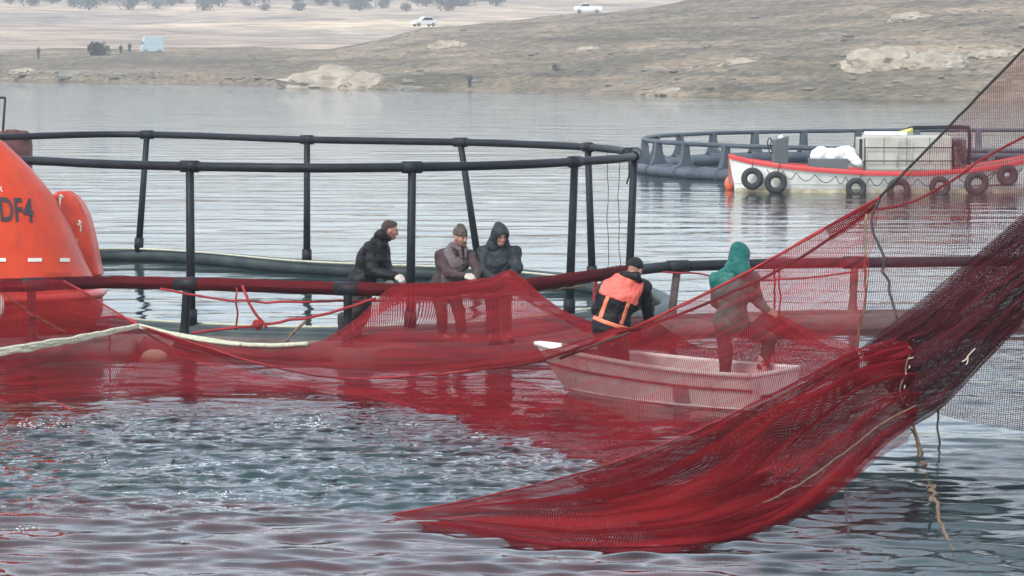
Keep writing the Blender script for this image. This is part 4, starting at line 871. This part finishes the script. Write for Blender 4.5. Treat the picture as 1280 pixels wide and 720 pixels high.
MB().prism([W['elR'] * .35 + W['shR'] * .65 + np.array(q) for q in ((-.045, -.085, -.03), (.035, -.085, -.03), (.035, -.085, .04), (-.045, -.085, .04))], (0, .02, 0)).build('sleeve_badge', M['raincoat'], r1, False)
# ---- 2: brown sweater, grey vest, patterned beanie, white glove
r2, W, Rm, h, jk, ch, hi = person('bearded man in brown sweater, grey vest and patterned beanie, wearing white gloves', 572, 40.0, dict(head=(575.5, 296.5, -.10), neck=(570, 312, .0), hip=(556, 356, .06), shR=(551, 319, -.02), elR=(560, 341, -.20), wrR=(581, 345, -.34), hdR=(590, 347, -.40), shL=(588, 321, -.02), elL=(598, 339, -.16), wrL=(594, 350, -.34), hdL=(589, 353, -.42), knR=(552, 390, -.04), ftR=(553, 420, .0), knL=(574, 390, .0), ftL=(577, 420, .05)), -HALF - .85, -.12, top='sweater', legs='trousers', gl='RL', tk=.95)
jv = [cap(W['neck'] * .9 + ch * .1, ch, .105, .150, .06), cap(ch, hi, .150, .145, .06), cap(ch * .6 + W['neck'] * .4 + (W['shR'] - W['neck']) * .45, ch * .6 + W['neck'] * .4 + (W['shL'] - W['neck']) * .45, .115, .115, .05)]
sdv = (W['shR'] - W['shL']); sdv = sdv / np.linalg.norm(sdv)
soft('vest', jv, M['vest'], r2, .012, .010, 12, 5, grow=.018, cut=lambda g: np.maximum(np.abs((g - W['neck']) @ sdv) - .165, .055 - np.linalg.norm((g - (W['neck'] + np.array((.02, -.09, -.02)))) * np.array((1, 1, .6)), axis=-1)))
soft('vest_collar', [cap(h(.07, -.02, -.12), h(.05, .06, -.14), .032, .028, .02), cap(h(-.07, -.02, -.12), h(-.05, .06, -.14), .032, .028, .02), cap(h(-.06, -.06, -.11), h(.06, -.06, -.11), .034, .034, .02), cap(h(.05, .06, -.14), h(.03, .09, -.24), .026, .020, .02), cap(h(-.05, .06, -.14), h(-.03, .09, -.24), .026, .020, .02)], M['vest'], r2, .009, .004, 30, 2)
soft('beanie', [ell(h(0, -.012, .062), (.084, .100, .080), Rm), cap(h(-.02, -.012, .13), h(.02, -.012, .14), .036, .034, .03)], M['knit'], r2, .008, .004, 50, 2, cut=lambda g: -((g - h(0, 0, .040)) @ (Rm @ np.array((0, .12, .99)))))
soft('beanie_cuff', [ell(h(0, -.010, .050), (.088, .106, .085), Rm)], M['knit'], r2, .008, .003, 50, 4, cut=lambda g: np.abs((g - h(0, 0, .045)) @ (Rm @ np.array((0, .12, .99)))) - .022)
soft('beard', [ell(h(0, .050, -.078), (.046, .036, .038), Rm), cap(h(-.058, .02, -.03), h(-.04, .05, -.085), .012, .020), cap(h(.058, .02, -.03), h(.04, .05, -.085), .012, .020), cap(h(-.024, .090, -.052), h(.024, .090, -.052), .008, .008)], mat('grizzled_stubble', (.13, .07, .05), .8, .3, 60), r2, .007)
# ---- 3: hooded charcoal raincoat, facing the camera
r3, W, Rm, h, jk, ch, hi = person('man in charcoal raincoat with its hood up, holding the net peak', 625, 40.0, dict(head=(625.5, 295, -.12), neck=(624, 309, .0), hip=(622, 358, .06), shR=(605, 315, .0), elR=(603, 340, -.10), wrR=(622, 350, -.36), hdR=(630, 350, -.42), shL=(643, 315, .0), elL=(647, 336, -.12), wrL=(638, 342, -.36), hdL=(633, 346, -.42), knR=(616, 390, .0), ftR=(612, 420, .0), knL=(632, 390, .0), ftL=(634, 420, .02)), math.pi + .35, -.30, top='raincoat', legs='trousers', tk=1.05)
face = h(0, .10, -.025); fwd = Rm @ np.array((0, 1, 0)); upv = Rm @ np.array((0, 0, 1))
def hood(root, h, Rm, m, open_=True, seed=0):
    pr = [ell(h(0, -.02, .03), (.112, .132, .118), Rm, .03), ell(h(0, -.055, -.06), (.108, .095, .10), Rm, .05), cap(h(-.07, -.05, -.15), h(.07, -.05, -.15), .085, .085, .06), ell(h(0, -.10, .10), (.05, .06, .05), Rm, .05)]
    rgt = Rm @ np.array((1, 0, 0)); up_ = Rm @ np.array((0, 0, 1)); fw = Rm @ np.array((0, 1, 0)); c0 = h(0, .10, -.022)
    def cut(g):
        q = g - c0; rr = np.sqrt(((q @ rgt) / .062) ** 2 + ((q @ up_) / .088) ** 2) - 1; return np.where((q @ fw) > -.075, -rr * .06, -1.0)
    soft('hood', pr, m, root, .010, .008, 14, seed, cut=cut if open_ else None)
hood(r3, h, Rm, M['raincoat'])
# ---- 4: orange-shouldered dark jacket, black cap, turned away
r4, W, Rm, h, jk, ch, hi = person('man in dark jacket with orange back panels and black beanie, bending in the skiff', 775, 35.5, dict(head=(794, 337, -.02), neck=(782, 352, .0), hip=(763, 408, .0), shR=(803, 359, .02), elR=(809, 381, .12), wrR=(812, 402, .22), hdR=(814, 411, .26), shL=(758, 362, .02), elL=(748, 386, .10), wrL=(757, 402, .28), hdL=(766, 408, .34), knR=(778, 445, .02), ftR=(784, 478, .0), knL=(757, 446, .0), ftL=(754, 476, .0)), -.55, -.30, top='jacket_black', legs='trousers', tk=1.2)
soft('beanie', [ell(h(0, -.012, .048), (.086, .104, .090), Rm)], M['knit_black'], r4, .008, .003, 50, 2, cut=lambda g: -((g - h(0, 0, -.012)) @ (Rm @ np.array((0, .25, .97)))))
up4 = W['neck'] - hi; L4 = np.linalg.norm(up4); up4 = up4 / L4; sd4 = W['shR'] - W['shL']; sd4 = sd4 - up4 * (sd4 @ up4); sd4 /= np.linalg.norm(sd4); bk = np.cross(sd4, up4)
if bk[1] > 0: bk = -bk
def slab(u0, u1, s0, s1, back=True):
    def cut(g):
        q = g - hi; u = q @ up4 / L4; s = q @ sd4; e = np.maximum(np.maximum(u0 - u, u - u1) * L4, np.maximum(s0 - s, s - s1)); return np.maximum(e, -(q @ bk) - .02) if back else e
    return cut
soft('orange_yoke', jk, M['hivis'], r4, .011, .016, 11, 775 * .13, cut=slab(.60, 1.12, -.24, .20), grow=.006)
soft('orange_waistband', jk, M['hivis_band'], r4, .010, .004, 11, 775 * .13, cut=slab(.03, .12, -.4, .4), grow=.009)
soft('orange_brace', jk, M['hivis_band'], r4, .010, .008, 11, 775 * .13, cut=slab(.12, .62, .075, .120), grow=.008)
soft('orange_brace', jk, M['hivis_band'], r4, .010, .008, 11, 775 * .13, cut=slab(.12, .62, -.165, -.120), grow=.008)
soft('collar', [cap(h(-.06, -.055, -.085), h(.06, -.055, -.085), .050, .050, .03), cap(h(.06, -.05, -.09), h(.065, .03, -.12), .042, .034, .02), cap(h(-.06, -.05, -.09), h(-.065, .03, -.12), .042, .034, .02)], M['jacket_black'], r4, .010, .004, 20, 1)
# ---- 5: teal hooded raincoat, turned away, one leg raised
r5, W, Rm, h, jk, ch, hi = person('man in teal green hooded raincoat standing in the skiff with one leg raised', 920, 34.6, dict(head=(925.5, 321, .0), neck=(919, 338, .0), hip=(914, 402, .02), shR=(940, 348, .0), elR=(946, 373, .06), wrR=(958, 388, .02), hdR=(966, 391, .0), shL=(897, 349, .0), elL=(897, 377, .14), wrL=(918, 392, .26), hdL=(927, 395, .3), knR=(962, 424, .06), ftR=(954, 468, .05), knL=(907, 440, .0), ftL=(906, 482, .0)), -.5, -.15, top='green_coat', legs='trousers', extra='green', tk=1.06)
hood(r5, h, Rm, M['green_coat'], True, 3)
MB().prism([W['elR'] * .35 + W['shR'] * .65 + np.array(q) for q in ((-.04, -.088, -.018), (.04, -.088, -.018), (.04, -.088, .018), (-.04, -.088, .018))], (0, .02, 0)).build('sleeve_band', M['raincoat'], r5, False)
# ---- white sack on the locker
p = at(1040, 193, BD - .35); sk_ = soft('sack', [cap(p + Vector((-.42, 0, -.06)), p + Vector((.45, .05, .03)), .17, .20, .08), ell(p + Vector((-.30, 0, .03)), (.22, .2, .2), None, .08), cap(p + Vector((.45, 0, .05)), p + Vector((.58, 0, .12)), .12, .05, .06), cap(p + Vector((.55, -.1, -.1)), p + Vector((.70, -.15, -.25)), .14, .12, .08)], M['sack'], None, .03, .045, 4.5, 2)
tag(sk_, 'lumpy white sack lying on the grey locker in the workboat', 'sack')

# ================================================================== NETS
def sheet(name, curves, m, parent, nu=140, nv=40, fold=0.0, ff=6.0, seed=0.0, gather=1.4, sag=0.0, sub=None, rip=0.0, ease=0.0, ridge=0.0, nr=6):
    """a net sheet through curves of (photo x, photo y, distance); folds run along the curves"""
    Cs = [spline([at(*p) if len(p) == 3 else Vector(p[3]) for p in c], nu) for c in curves]
    A = np.stack(Cs, 0); S = np.stack([spline(A[:, i], nv) for i in range(nu)], 1) if len(curves) > 1 else A     # nv x nu x 3
    du = np.gradient(S, axis=1); dv = np.gradient(S, axis=0); N = np.cross(du, dv); N /= np.maximum(np.linalg.norm(N, axis=-1), 1e-9)[..., None]
    lu = np.r_[0, np.cumsum(np.linalg.norm(np.diff(S[nv // 2], axis=0), axis=1))]; lv = np.linalg.norm(dv, axis=-1).mean(1); lv = np.r_[0, np.cumsum(lv)[:-1]]
    D = np.zeros((nv, nu))
    for j in range(nv):
        t = j / (nv - 1); e0 = max(0.0, math.sin(math.pi * t)) ** .5
        for i in range(nu):
            s = i / (nu - 1); e = e0 * (min(1.0, s / ease) ** 1.2 if ease else 1)
            D[j, i] = fold * e * noise.fractal(Vector((s * 2.2 + seed, t * ff + .35 * math.sin(s * 3 + seed), seed)), 1, 2, 3) + rip * e * noise.noise(Vector((lu[i] * 2.2, lv[j] * 2.2, seed + 4)))
            if ridge: D[j, i] += ridge * e * math.sin(6.283 * (nr * t + .9 * noise.noise(Vector((s * 1.6, t * 1.5, seed + 9))) + .5 * s)) * (.55 + .6 * noise.noise(Vector((s * 2.0, t * 5, seed + 2))))
    S = S + N * D[..., None]; S[..., 2] -= sag * np.sin(np.pi * np.linspace(0, 1, nv))[:, None]
    UV = np.stack(np.meshgrid(lu * 1.0, lv * gather), -1).reshape(-1, 2); ii = np.arange(nv * nu).reshape(nv, nu); F = np.stack([ii[:-1, :-1], ii[:-1, 1:], ii[1:, 1:], ii[1:, :-1]], -1).reshape(-1, 4)
    return mesh(name, S.reshape(-1, 3), F, m, parent, uv=UV)
def rope(P, r, m, parent, name='rope', amp=.02, seed=0, n=60, sides=7):
    return MB().tube(noise_rope([at(*p) for p in P], n, amp, seed), r, sides).build(name, M[m], parent)
def wl(px, py, z=0.0): p = atz(px, py, z); return (px, py, p.y)

# ---- the net hung between rail, workers and water
hn = thing('pen_net', 'red netting hauled up by the workers, draped from the rail into the water', 'net', tuple(atz(420, 480, 0)))
T = [(-120, 352, 39.6), (0, 352, 39.6), (80, 351, 39.6), (125, 378, 39.0), (172, 406, 38.4), (240, 428, 37.6), (330, 456, 36.6), (420, 472, 36.0), (540, 468, 35.5), (660, 452, 34.8), (740, 428, 34.3), (800, 405, 34.0), (880, 367, 33.5), (960, 325, 33.1), (1030, 285, 32.8), (1100, 246, 32.5)]
Bt = [wl(-120, 520, -.05), wl(0, 516, -.05), wl(80, 511, -.05), wl(150, 505, -.05), wl(220, 498, -.05), wl(290, 493, -.05), wl(400, 497, -.05), wl(480, 508, -.05), wl(540, 534, -.05), wl(600, 552, -.05), wl(660, 563, -.05), wl(740, 585, -.03), (800, 566, 29.4), (850, 547, 29.8), (930, 511, 30.3), (1072, 440, 31.0)]
Tn, Bn = spline([at(*p) for p in T], 31), spline([at(*p) for p in Bt], 31)
def band(i0, i1, t, drop): return [(0, 0, 0, tuple(Tn[i] * (1 - t) + Bn[i] * t - np.array((0, 0, drop * (1 if i < 22 else 0))))) for i in range(i0, i1)]
sheet('netting', [band(0, 19, 0, 0), band(0, 19, .5, .10), band(0, 19, 1, 0)], M['net_red'], hn, 150, 46, .05, 5, 1.0, 1.2, rip=.05)
sheet('netting', [band(18, 31, 0, 0), band(18, 31, .5, .02), band(18, 31, 1, 0)], M['net_veil'], hn, 130, 46, .04, 5, 1.7, 1.2, rip=.05)
# a second thickness lying in the shallows, where the sheet doubles back
T2 = [(180, 420, 38.0), (300, 462, 36.4), (420, 478, 35.8), (540, 474, 35.3), (620, 468, 34.8), (690, 488, 34.0), wl(760, 512, .05), wl(815, 536, .04)]
B2 = [wl(120, 492, -.04), wl(260, 500, -.04), wl(420, 502, -.04), wl(520, 520, -.04), wl(600, 536, -.03), wl(690, 556, -.02), wl(760, 562, .0), wl(815, 545, .02)]
sheet('netting', [T2, B2], M['net_red'], hn, 120, 30, .05, 4, 8.0, 1.2, .06, rip=.06)
# slack netting lying on the water round the skiff
sheet('slack_netting', [[wl(430, 478, -.02), wl(560, 484, -.02), wl(690, 498, -.02), wl(800, 512, -.02), wl(940, 524, -.02)], [wl(450, 490, .01), wl(570, 506, .01), wl(690, 528, .0), wl(800, 540, .01), wl(900, 535, .01)], [wl(480, 508, -.03), wl(590, 548, -.03), wl(680, 568, -.03), wl(760, 578, -.03), wl(850, 548, -.02)]], M['net_drape'], hn, 120, 30, .03, 6, 9.5, 1.3, rip=.035)
# the gathered drape under the workers' hands
TU = [(172, 406, 38.5), (240, 420, 38.3), (320, 430, 38.0), (390, 429, 38.0), (440, 402, 38.4), (475, 370, 38.6), (495, 357, 38.75), (520, 355, 38.75), (560, 354, 38.75), (590, 350, 38.8), (615, 347, 38.85), (636, 338, 38.9), (655, 349, 38.8), (680, 372, 38.6), (710, 391, 37.8), (745, 404, 36.6), (800, 412, 35.0)]
ML = [(172, 406, 38.4), (230, 424, 38.0), (310, 448, 37.2), (390, 452, 36.9), (440, 440, 37.1), (475, 425, 37.4), (495, 418, 37.5), (520, 414, 37.7), (560, 412, 37.8), (590, 412, 37.8), (615, 412, 37.8), (636, 412, 37.7), (655, 414, 37.4), (680, 416, 36.8), (710, 416, 36.2), (745, 413, 35.2), (800, 408, 33.6)]
BL = [(172, 406, 38.3), (230, 426, 37.7), (310, 452, 36.7), (390, 468, 36.1), (440, 473, 35.9), (475, 474, 35.7), (495, 473, 35.6), (520, 471, 35.5), (560, 467, 35.3), (590, 463, 35.1), (615, 460, 34.9), (636, 457, 34.7), (655, 453, 34.6), (680, 447, 34.4), (710, 438, 34.1), (745, 426, 34.2), (800, 405, 33.9)]
sheet('gathered_netting', [TU, ML, BL], M['net_drape'], hn, 180, 46, .07, 2.5, 3.0, 1.3, .04, rip=.05)
sheet('gathered_netting', [[(p[0], p[1] - 1, p[2] - .05) for p in TU[5:]], [(p[0], p[1] + 12, p[2] - .20) for p in TU[5:]], [(p[0] * .85 + q[0] * .15, p[1] * .6 + q[1] * .4, p[2] - .30) for p, q in zip(TU[5:], ML[5:])]], M['net_drape'], hn, 130, 20, .06, 3, 33.0, 1.6, rip=.05)
# netting between the two men in the skiff
HT = [(742, 418, 36.4), (775, 400, 36.5), (808, 397, 36.3), (845, 418, 36.5), (878, 434, 36.6), (915, 428, 36.3), (950, 394, 35.6), (966, 391, 35.4), (1000, 415, 35.4), (1035, 431, 35.2), (1075, 442, 34.8)]
HB = [(742, 470, 36.6), (775, 472, 36.7), (808, 474, 36.7), (845, 476, 36.8), (878, 478, 36.8), (915, 478, 36.7), (950, 476, 36.3), (966, 476, 36.0), (1000, 476, 35.6), (1035, 476, 35.0), (1075, 474, 34.0)]
sheet('gathered_netting', [HT, HB], M['net_front'], hn, 100, 24, .08, 3, 12.0, 1.6, rip=.05)
sheet('netting', [[(955, 392, 35.3), (985, 425, 35.0), (1050, 442, 33.6)], [(972, 391, 35.6), (1010, 410, 35.6), (1075, 436, 34.6)]], M['net_drape'], hn, 40, 12, .04, 2, 14.0)
# head ropes
rope(T[2:5], .012, 'rope_red', hn, 'head_rope', .01, 1)
MB().tube(noise_rope([at(*p) for p in T[4:]], 90, .01, 2), .009, 7).build('head_rope', M['rope_red'], hn)
MB().tube(noise_rope([at(p[0], p[1] + 1.5, p[2] - .05) for p in T[8:]], 90, .012, 5), .013, 7).build('head_rope', M['rope_red'], hn)
rope([(700, 448, 34.4), (800, 411, 33.8), (860, 388, 33.5), (960, 345, 33.0), (1050, 290, 32.6), (1098, 254, 32.4)], .016, 'rope_dark', hn, 'haul_rope', .01, 4)
for k in range(4): rope([(-40, 444 + k * 1.8, 35.7), (20, 434 + k * 2.0, 36.1), (100, 420.5 + k * 1.7, 37.1), (172, 406.5 + k * .7, 38.2)], .022, 'rope_pale', hn, 'float_line', .016, 10 + k)
rope([(172, 407, 38.35), (240, 422, 38.2), (320, 431.5, 37.9), (385, 430, 37.9)], .028, 'rope_pale', hn, 'float_line', .01, 15)
rope([(172, 409, 38.3), (240, 424, 38.1), (300, 431, 37.8)], .020, 'rope_pale', hn, 'float_line', .01, 16)
for k, (P, r) in enumerate([([wl(20, 490), wl(60, 500), wl(90, 512)], .012), ([(137, 400, 38.7), (137, 440, 37.6), (138, 478, 36.4)], .010)]): rope(P, r, 'rope_red', hn, 'hanging_line', .02, 30 + k)
# submerged near edge of the pen net
g1 = [(-140, 620, 0), (0, 622, 0), (180, 621, 0), (340, 628, 0), (500, 645, 0), (600, 660, 0), (760, 690, 0), (950, 700, 0)]
sheet('sunken_netting', [[wl(x, y, -.03) for x, y, _ in g1], [wl(x, y + 30, -.07) for x, y, _ in g1], [wl(x, y + 110, -.40) for x, y, _ in g1]], M['net_red'], hn, 80, 16, .02, 2, 5.0, 1.1)
g2 = [(-120, 520), (0, 516), (150, 505), (290, 493), (400, 497), (480, 508), (540, 534), (600, 552), (660, 563), (740, 585)]
sheet('sunken_netting', [[wl(x, y - 3, -.04) for x, y in g2], [wl(x + 10, y + 18, -.10) for x, y in g2], [wl(x + 20, y + 50, -.40) for x, y in g2]], M['net_red'], hn, 80, 14, .02, 2, 6.0, 1.1)

# ---- the big lifted net in front
ln = thing('lifting_net', 'heavy red and maroon net bundle hoisted from the water towards upper right', 'net', tuple(atz(800, 690, 0)))
DT = [wl(490, 643, .03), (600, 622, 26.6), (740, 587, 27.9), (850, 547, 29.0), (930, 510, 30.0), (1000, 476, 30.4), (1072, 438, 30.8), (1145, 418, 30.7)]
DB = [wl(500, 646, .02), wl(580, 662, .02), wl(690, 684, .015), wl(800, 684, .015), wl(900, 677, .02), wl(990, 648, .02), (1060, 603, 27.5), (1108, 556, 29.4), (1142, 532, 30.3)]
tl, bl = spline([at(*p) for p in DT], 24), spline([at(*p) for p in DB], 24)
def between(t, out): return [(0, 0, 0, tuple(tl[i] * (1 - t) + bl[i] * t + np.array((0, -out * math.sin(math.pi * (i + 1) / 25), 0.0)))) for i in range(24)]
rows_ = [between(0, 0), between(.2, .06), between(.4, .14), between(.6, .16), between(.8, .10), between(1, 0)]
sheet('netting', rows_, M['net_front'], ln, 240, 120, .10, 5, 2.0, 1.5, rip=.015, ease=.5, ridge=.15, nr=6)
sheet('netting', [[q for q in between(.05, -.10)][7:], between(.5, -.2)[7:], between(.97, -.1)[7:]], M['net_front'], ln, 160, 70, .10, 5, 7.0, 1.5, rip=.02, ease=.4, ridge=.11, nr=4)
# skirt hanging below the lead rope into the water
sheet('netting', [between(.86, .20), [(0, 0, 0, tuple(bl[i] + np.array((-.06, -.10, -max(.03, bl[i][2] * .55)))) ) for i in range(24)]], M['net_red'], ln, 140, 20, .06, 3, 9.0, 1.3, rip=.05)
lead = [Vector(q[3]) - Vector((0, .16, -.02)) for q in between(.78, .12)][6:]
MB().tube(noise_rope(lead, 90, .012, 3), .008, 7).build('lead_rope', M['rope_tan'], ln)
MB().tube(noise_rope([at(*p) for p in DT[:7]], 90, .012, 6), .008, 7).build('edge_rope', M['rope_red'], ln)
# maroon half above the seam
seam = [(1145, 418, 30.75), (1133, 462, 30.50), (1128, 495, 30.45), (1142, 533, 30.45)]
RT = [(1072, 438, 31.05), (1145, 380, 30.85), (1215, 322, 30.65), (1290, 258, 30.45), (1400, 165, 30.25)]
ab = [(1100, 470, 30.90), (1165, 425, 30.70), (1230, 362, 30.55), (1300, 305, 30.35), (1400, 220, 30.25)]
M1 = [(1133, 462, 30.45), (1175, 440, 30.35), (1240, 385, 30.30), (1300, 335, 30.25), (1400, 250, 30.15)]
RB = [(1142, 533, 30.45), (1180, 508, 30.45), (1235, 450, 30.40), (1300, 385, 30.35), (1400, 300, 30.25)]
sheet('dark_netting', [RT, [(1135, 425, 30.60), (1180, 400, 30.50), (1240, 342, 30.45), (1300, 290, 30.35), (1400, 200, 30.15)], M1, RB], M['net_maroon'], ln, 150, 80, .14, 9, 15.0, 1.6, rip=.02)
sheet('dark_netting', [[(p[0] + 4, p[1] + 6, p[2] + .3) for p in RT], [(p[0] - 2, p[1] - 4, p[2] + .25) for p in RB]], M['net_maroon'], ln, 110, 50, .12, 7, 19.0, 1.6)
sheet('netting', [[(1072, 440, 31.00), (1110, 432, 30.75), (1145, 420, 30.65)], [(1090, 455, 30.75), (1125, 448, 30.55), (1142, 440, 30.45)]], M['net_front'], ln, 30, 12, .04, 2, 22.0)
MB().tube(noise_rope([at(p[0], p[1], p[2] - .06) for p in seam], 40, .04, 8), .010, 7).build('seam_rope', M['rope_tan'], ln)
gs = random.Random(3); sp_ = spline([at(p[0], p[1], p[2] - .08) for p in seam], 30)
for k in range(9):
    q = Vector(sp_[k * 3 + 2]); a = q + Vector((gs.uniform(-.03, .03), -.02, gs.uniform(-.03, .03))); b_ = q + Vector((gs.uniform(-.03, .03), -.04, gs.uniform(-.03, .03)))
    MB().tube([a, (a + b_) / 2 + Vector((0, -.02, 0)), b_], .006, 6).build('lacing', M['rope_pale'], ln)
for k, (x, y, d) in enumerate([(1104, 431, 30.85), (1076, 443, 30.95), (1030, 469, 31.15)]): q = at(x, y, d - .06); MB().tube([q + Vector((-.03, 0, .015)), q, q + Vector((.035, 0, -.01))], .007, 6).build('lacing', M['rope_pale'], ln)
q = at(1210, 445, 30.05)
for k, (dx, dz) in enumerate(((-.06, -.05), (.06, .07), (-.02, -.08))): MB().tube(noise_rope([q, q + Vector((dx * .5, -.02, dz * .6)), q + Vector((dx, -.02, dz))], 8, .02, k), .006, 6).build('loose_twine', M['rope_pale'], ln)
# fine net between the hoisting rope and the bundle
E1 = [(1100, 246, 32.38), (1160, 185, 32.10), (1220, 123, 31.85), (1285, 57, 31.50), (1400, -55, 30.95)]
E2 = [(1084, 350, 31.95), (1150, 320, 31.80), (1225, 270, 31.60), (1300, 230, 31.40), (1400, 150, 31.15)]
E3 = [(1072, 440, 31.50), (1115, 480, 31.60), (1172, 517, 31.70), (1285, 541, 31.70), (1400, 560, 31.70)]
sheet('fine_netting', [E1, E2, E3], M['net_thin'], ln, 110, 60, .05, 5, 25.0, 1.3, rip=.03)
MB().tube(noise_rope([at(p[0], p[1], p[2] - .02) for p in E1], 60, .01, 9), .014, 7).build('hoisting_rope', M['rope_dark'], ln)
rope([(1098, 250, 32.34), (1092, 275, 32.22), (1098, 310, 31.98), (1108, 345, 31.65), (1121, 397, 31.15)], .014, 'rope_dark', ln, 'hanging_rope', .05, 41)
rope([(1083, 268, 32.22), (1080, 320, 31.98), (1081, 375, 31.60), (1075, 410, 31.35), (1071, 440, 31.25)], .013, 'rope_tan', ln, 'hanging_rope', .04, 42)
rope([(1096, 262, 32.34), (1120, 258, 32.26), (1145, 250, 32.18), (1175, 234, 32.10), (1212, 210, 31.98), (1240, 192, 31.95), (1290, 165, 31.80)], .013, 'rope_red', ln, 'hoisting_rope', .02, 43)
sheet('netting', [[(1030, 284, 32.66), (1070, 262, 32.50), (1101, 246, 32.38)], [(1040, 300, 32.62), (1075, 278, 32.46), (1101, 252, 32.38)]], M['net_front'], ln, 30, 10, .04, 2, 31.0)
rope([(1141, 530, 30.35), (1150, 560, 30.15), (1160, 595, 29.95), (1168, 625, 25.70), (1178, 655, 25.20), wl(1192, 694, -.05)], .014, 'rope_tan', ln, 'hanging_rope', .07, 44)
rope([(1138, 536, 30.35), (1150, 570, 30.25), (1158, 600, 30.05), (1163, 620, 29.95)], .011, 'rope_tan', ln, 'hanging_rope', .06, 45)
rope([(1173, 511, 30.55), (1172, 540, 30.55), (1171, 582, 30.55)], .010, 'rope_dark', ln, 'hanging_line', .05, 46)
rope([(1055, 610, 25.80), (1058, 640, 25.60), wl(1062, 676, -.02)], .010, 'rope_dark', ln, 'hanging_line', .03, 47)
for k, (x, y) in enumerate(((1155, 580), (1168, 625))): q = at(x, y, 28.0 - 1.4 * k); MB().ball(q, .026, 8, 6).torus(q, (.4, .5, 1), .022, .013, 10, 6).build('knot', M['rope_tan'], ln)

# ================================================================== FISH AND SPLASHES
fp = [cap((-.18, 0, 0), (.0, 0, .005), .016, .042, .03), cap((.0, 0, .005), (.16, 0, 0), .042, .022, .03), ell((-.22, 0, .0), (.040, .008, .036), None, .02), ell((.05, .03, -.03), (.03, .012, .008), None, .01)]
fo_ = soft('trout', fp, M['fish'], None, .010); gf = random.Random(11); n_f = 0
lab = 'dark trout back breaking the churned surface inside the net'
tries = 0
while n_f < 24 and tries < 4000:
    tries += 1; px, py = gf.uniform(-10, 640), gf.uniform(515, 640)
    p = atz(px, py, 0)
    if py > 622 or gf.random() > (1.0 if px < 420 else .35): continue
    o = fo_ if n_f == 0 else fo_.copy()
    if n_f: COL.objects.link(o)
    s = gf.uniform(.75, 1.3); o.scale = (s, s, s); o.rotation_euler = (gf.uniform(-.3, .3), gf.uniform(-.35, .15), gf.uniform(0, 6.28))
    o.location = (p.x, p.y, float(wave(np.array([p.x]), np.array([p.y]))[0]) - gf.uniform(.034, .056)); tag(o, lab, 'fish', 'trout thrashing at the surface'); n_f += 1
b = MB()
for k, (px, py, n_, sp, hh) in enumerate([(38, 533, 110, .16, .05), (80, 530, 40, .12, .03), (395, 532, 110, .08, .11), (345, 529, 24, .10, .02), (133, 582, 30, .04, .08), (228, 616, 30, .06, .03), (285, 620, 50, .09, .04), (30, 662, 24, .08, .03)]):
    for q in range(n_ // 2):
        p = atz(px, py, 0); r = abs(gf.gauss(0, 1)); x, y = p.x + gf.gauss(0, sp * .6), p.y + gf.gauss(0, sp * .9); z = float(wave(np.array([x]), np.array([y]))[0]) + .003 + abs(gf.gauss(0, hh * .5)) * max(0, 1.4 - r * .5)
        b.ball((x, y, z), gf.uniform(.002, .006), 5, 4, (gf.uniform(1, 2.6), 1, gf.uniform(.4, 1.0)))
tag(b.build('splash_drops', M['foam']), 'white splash drops thrown up by the fish', 'splash', kind='stuff')
for o in bpy.data.objects:
    if '_off' in o.keys(): del o['_off']
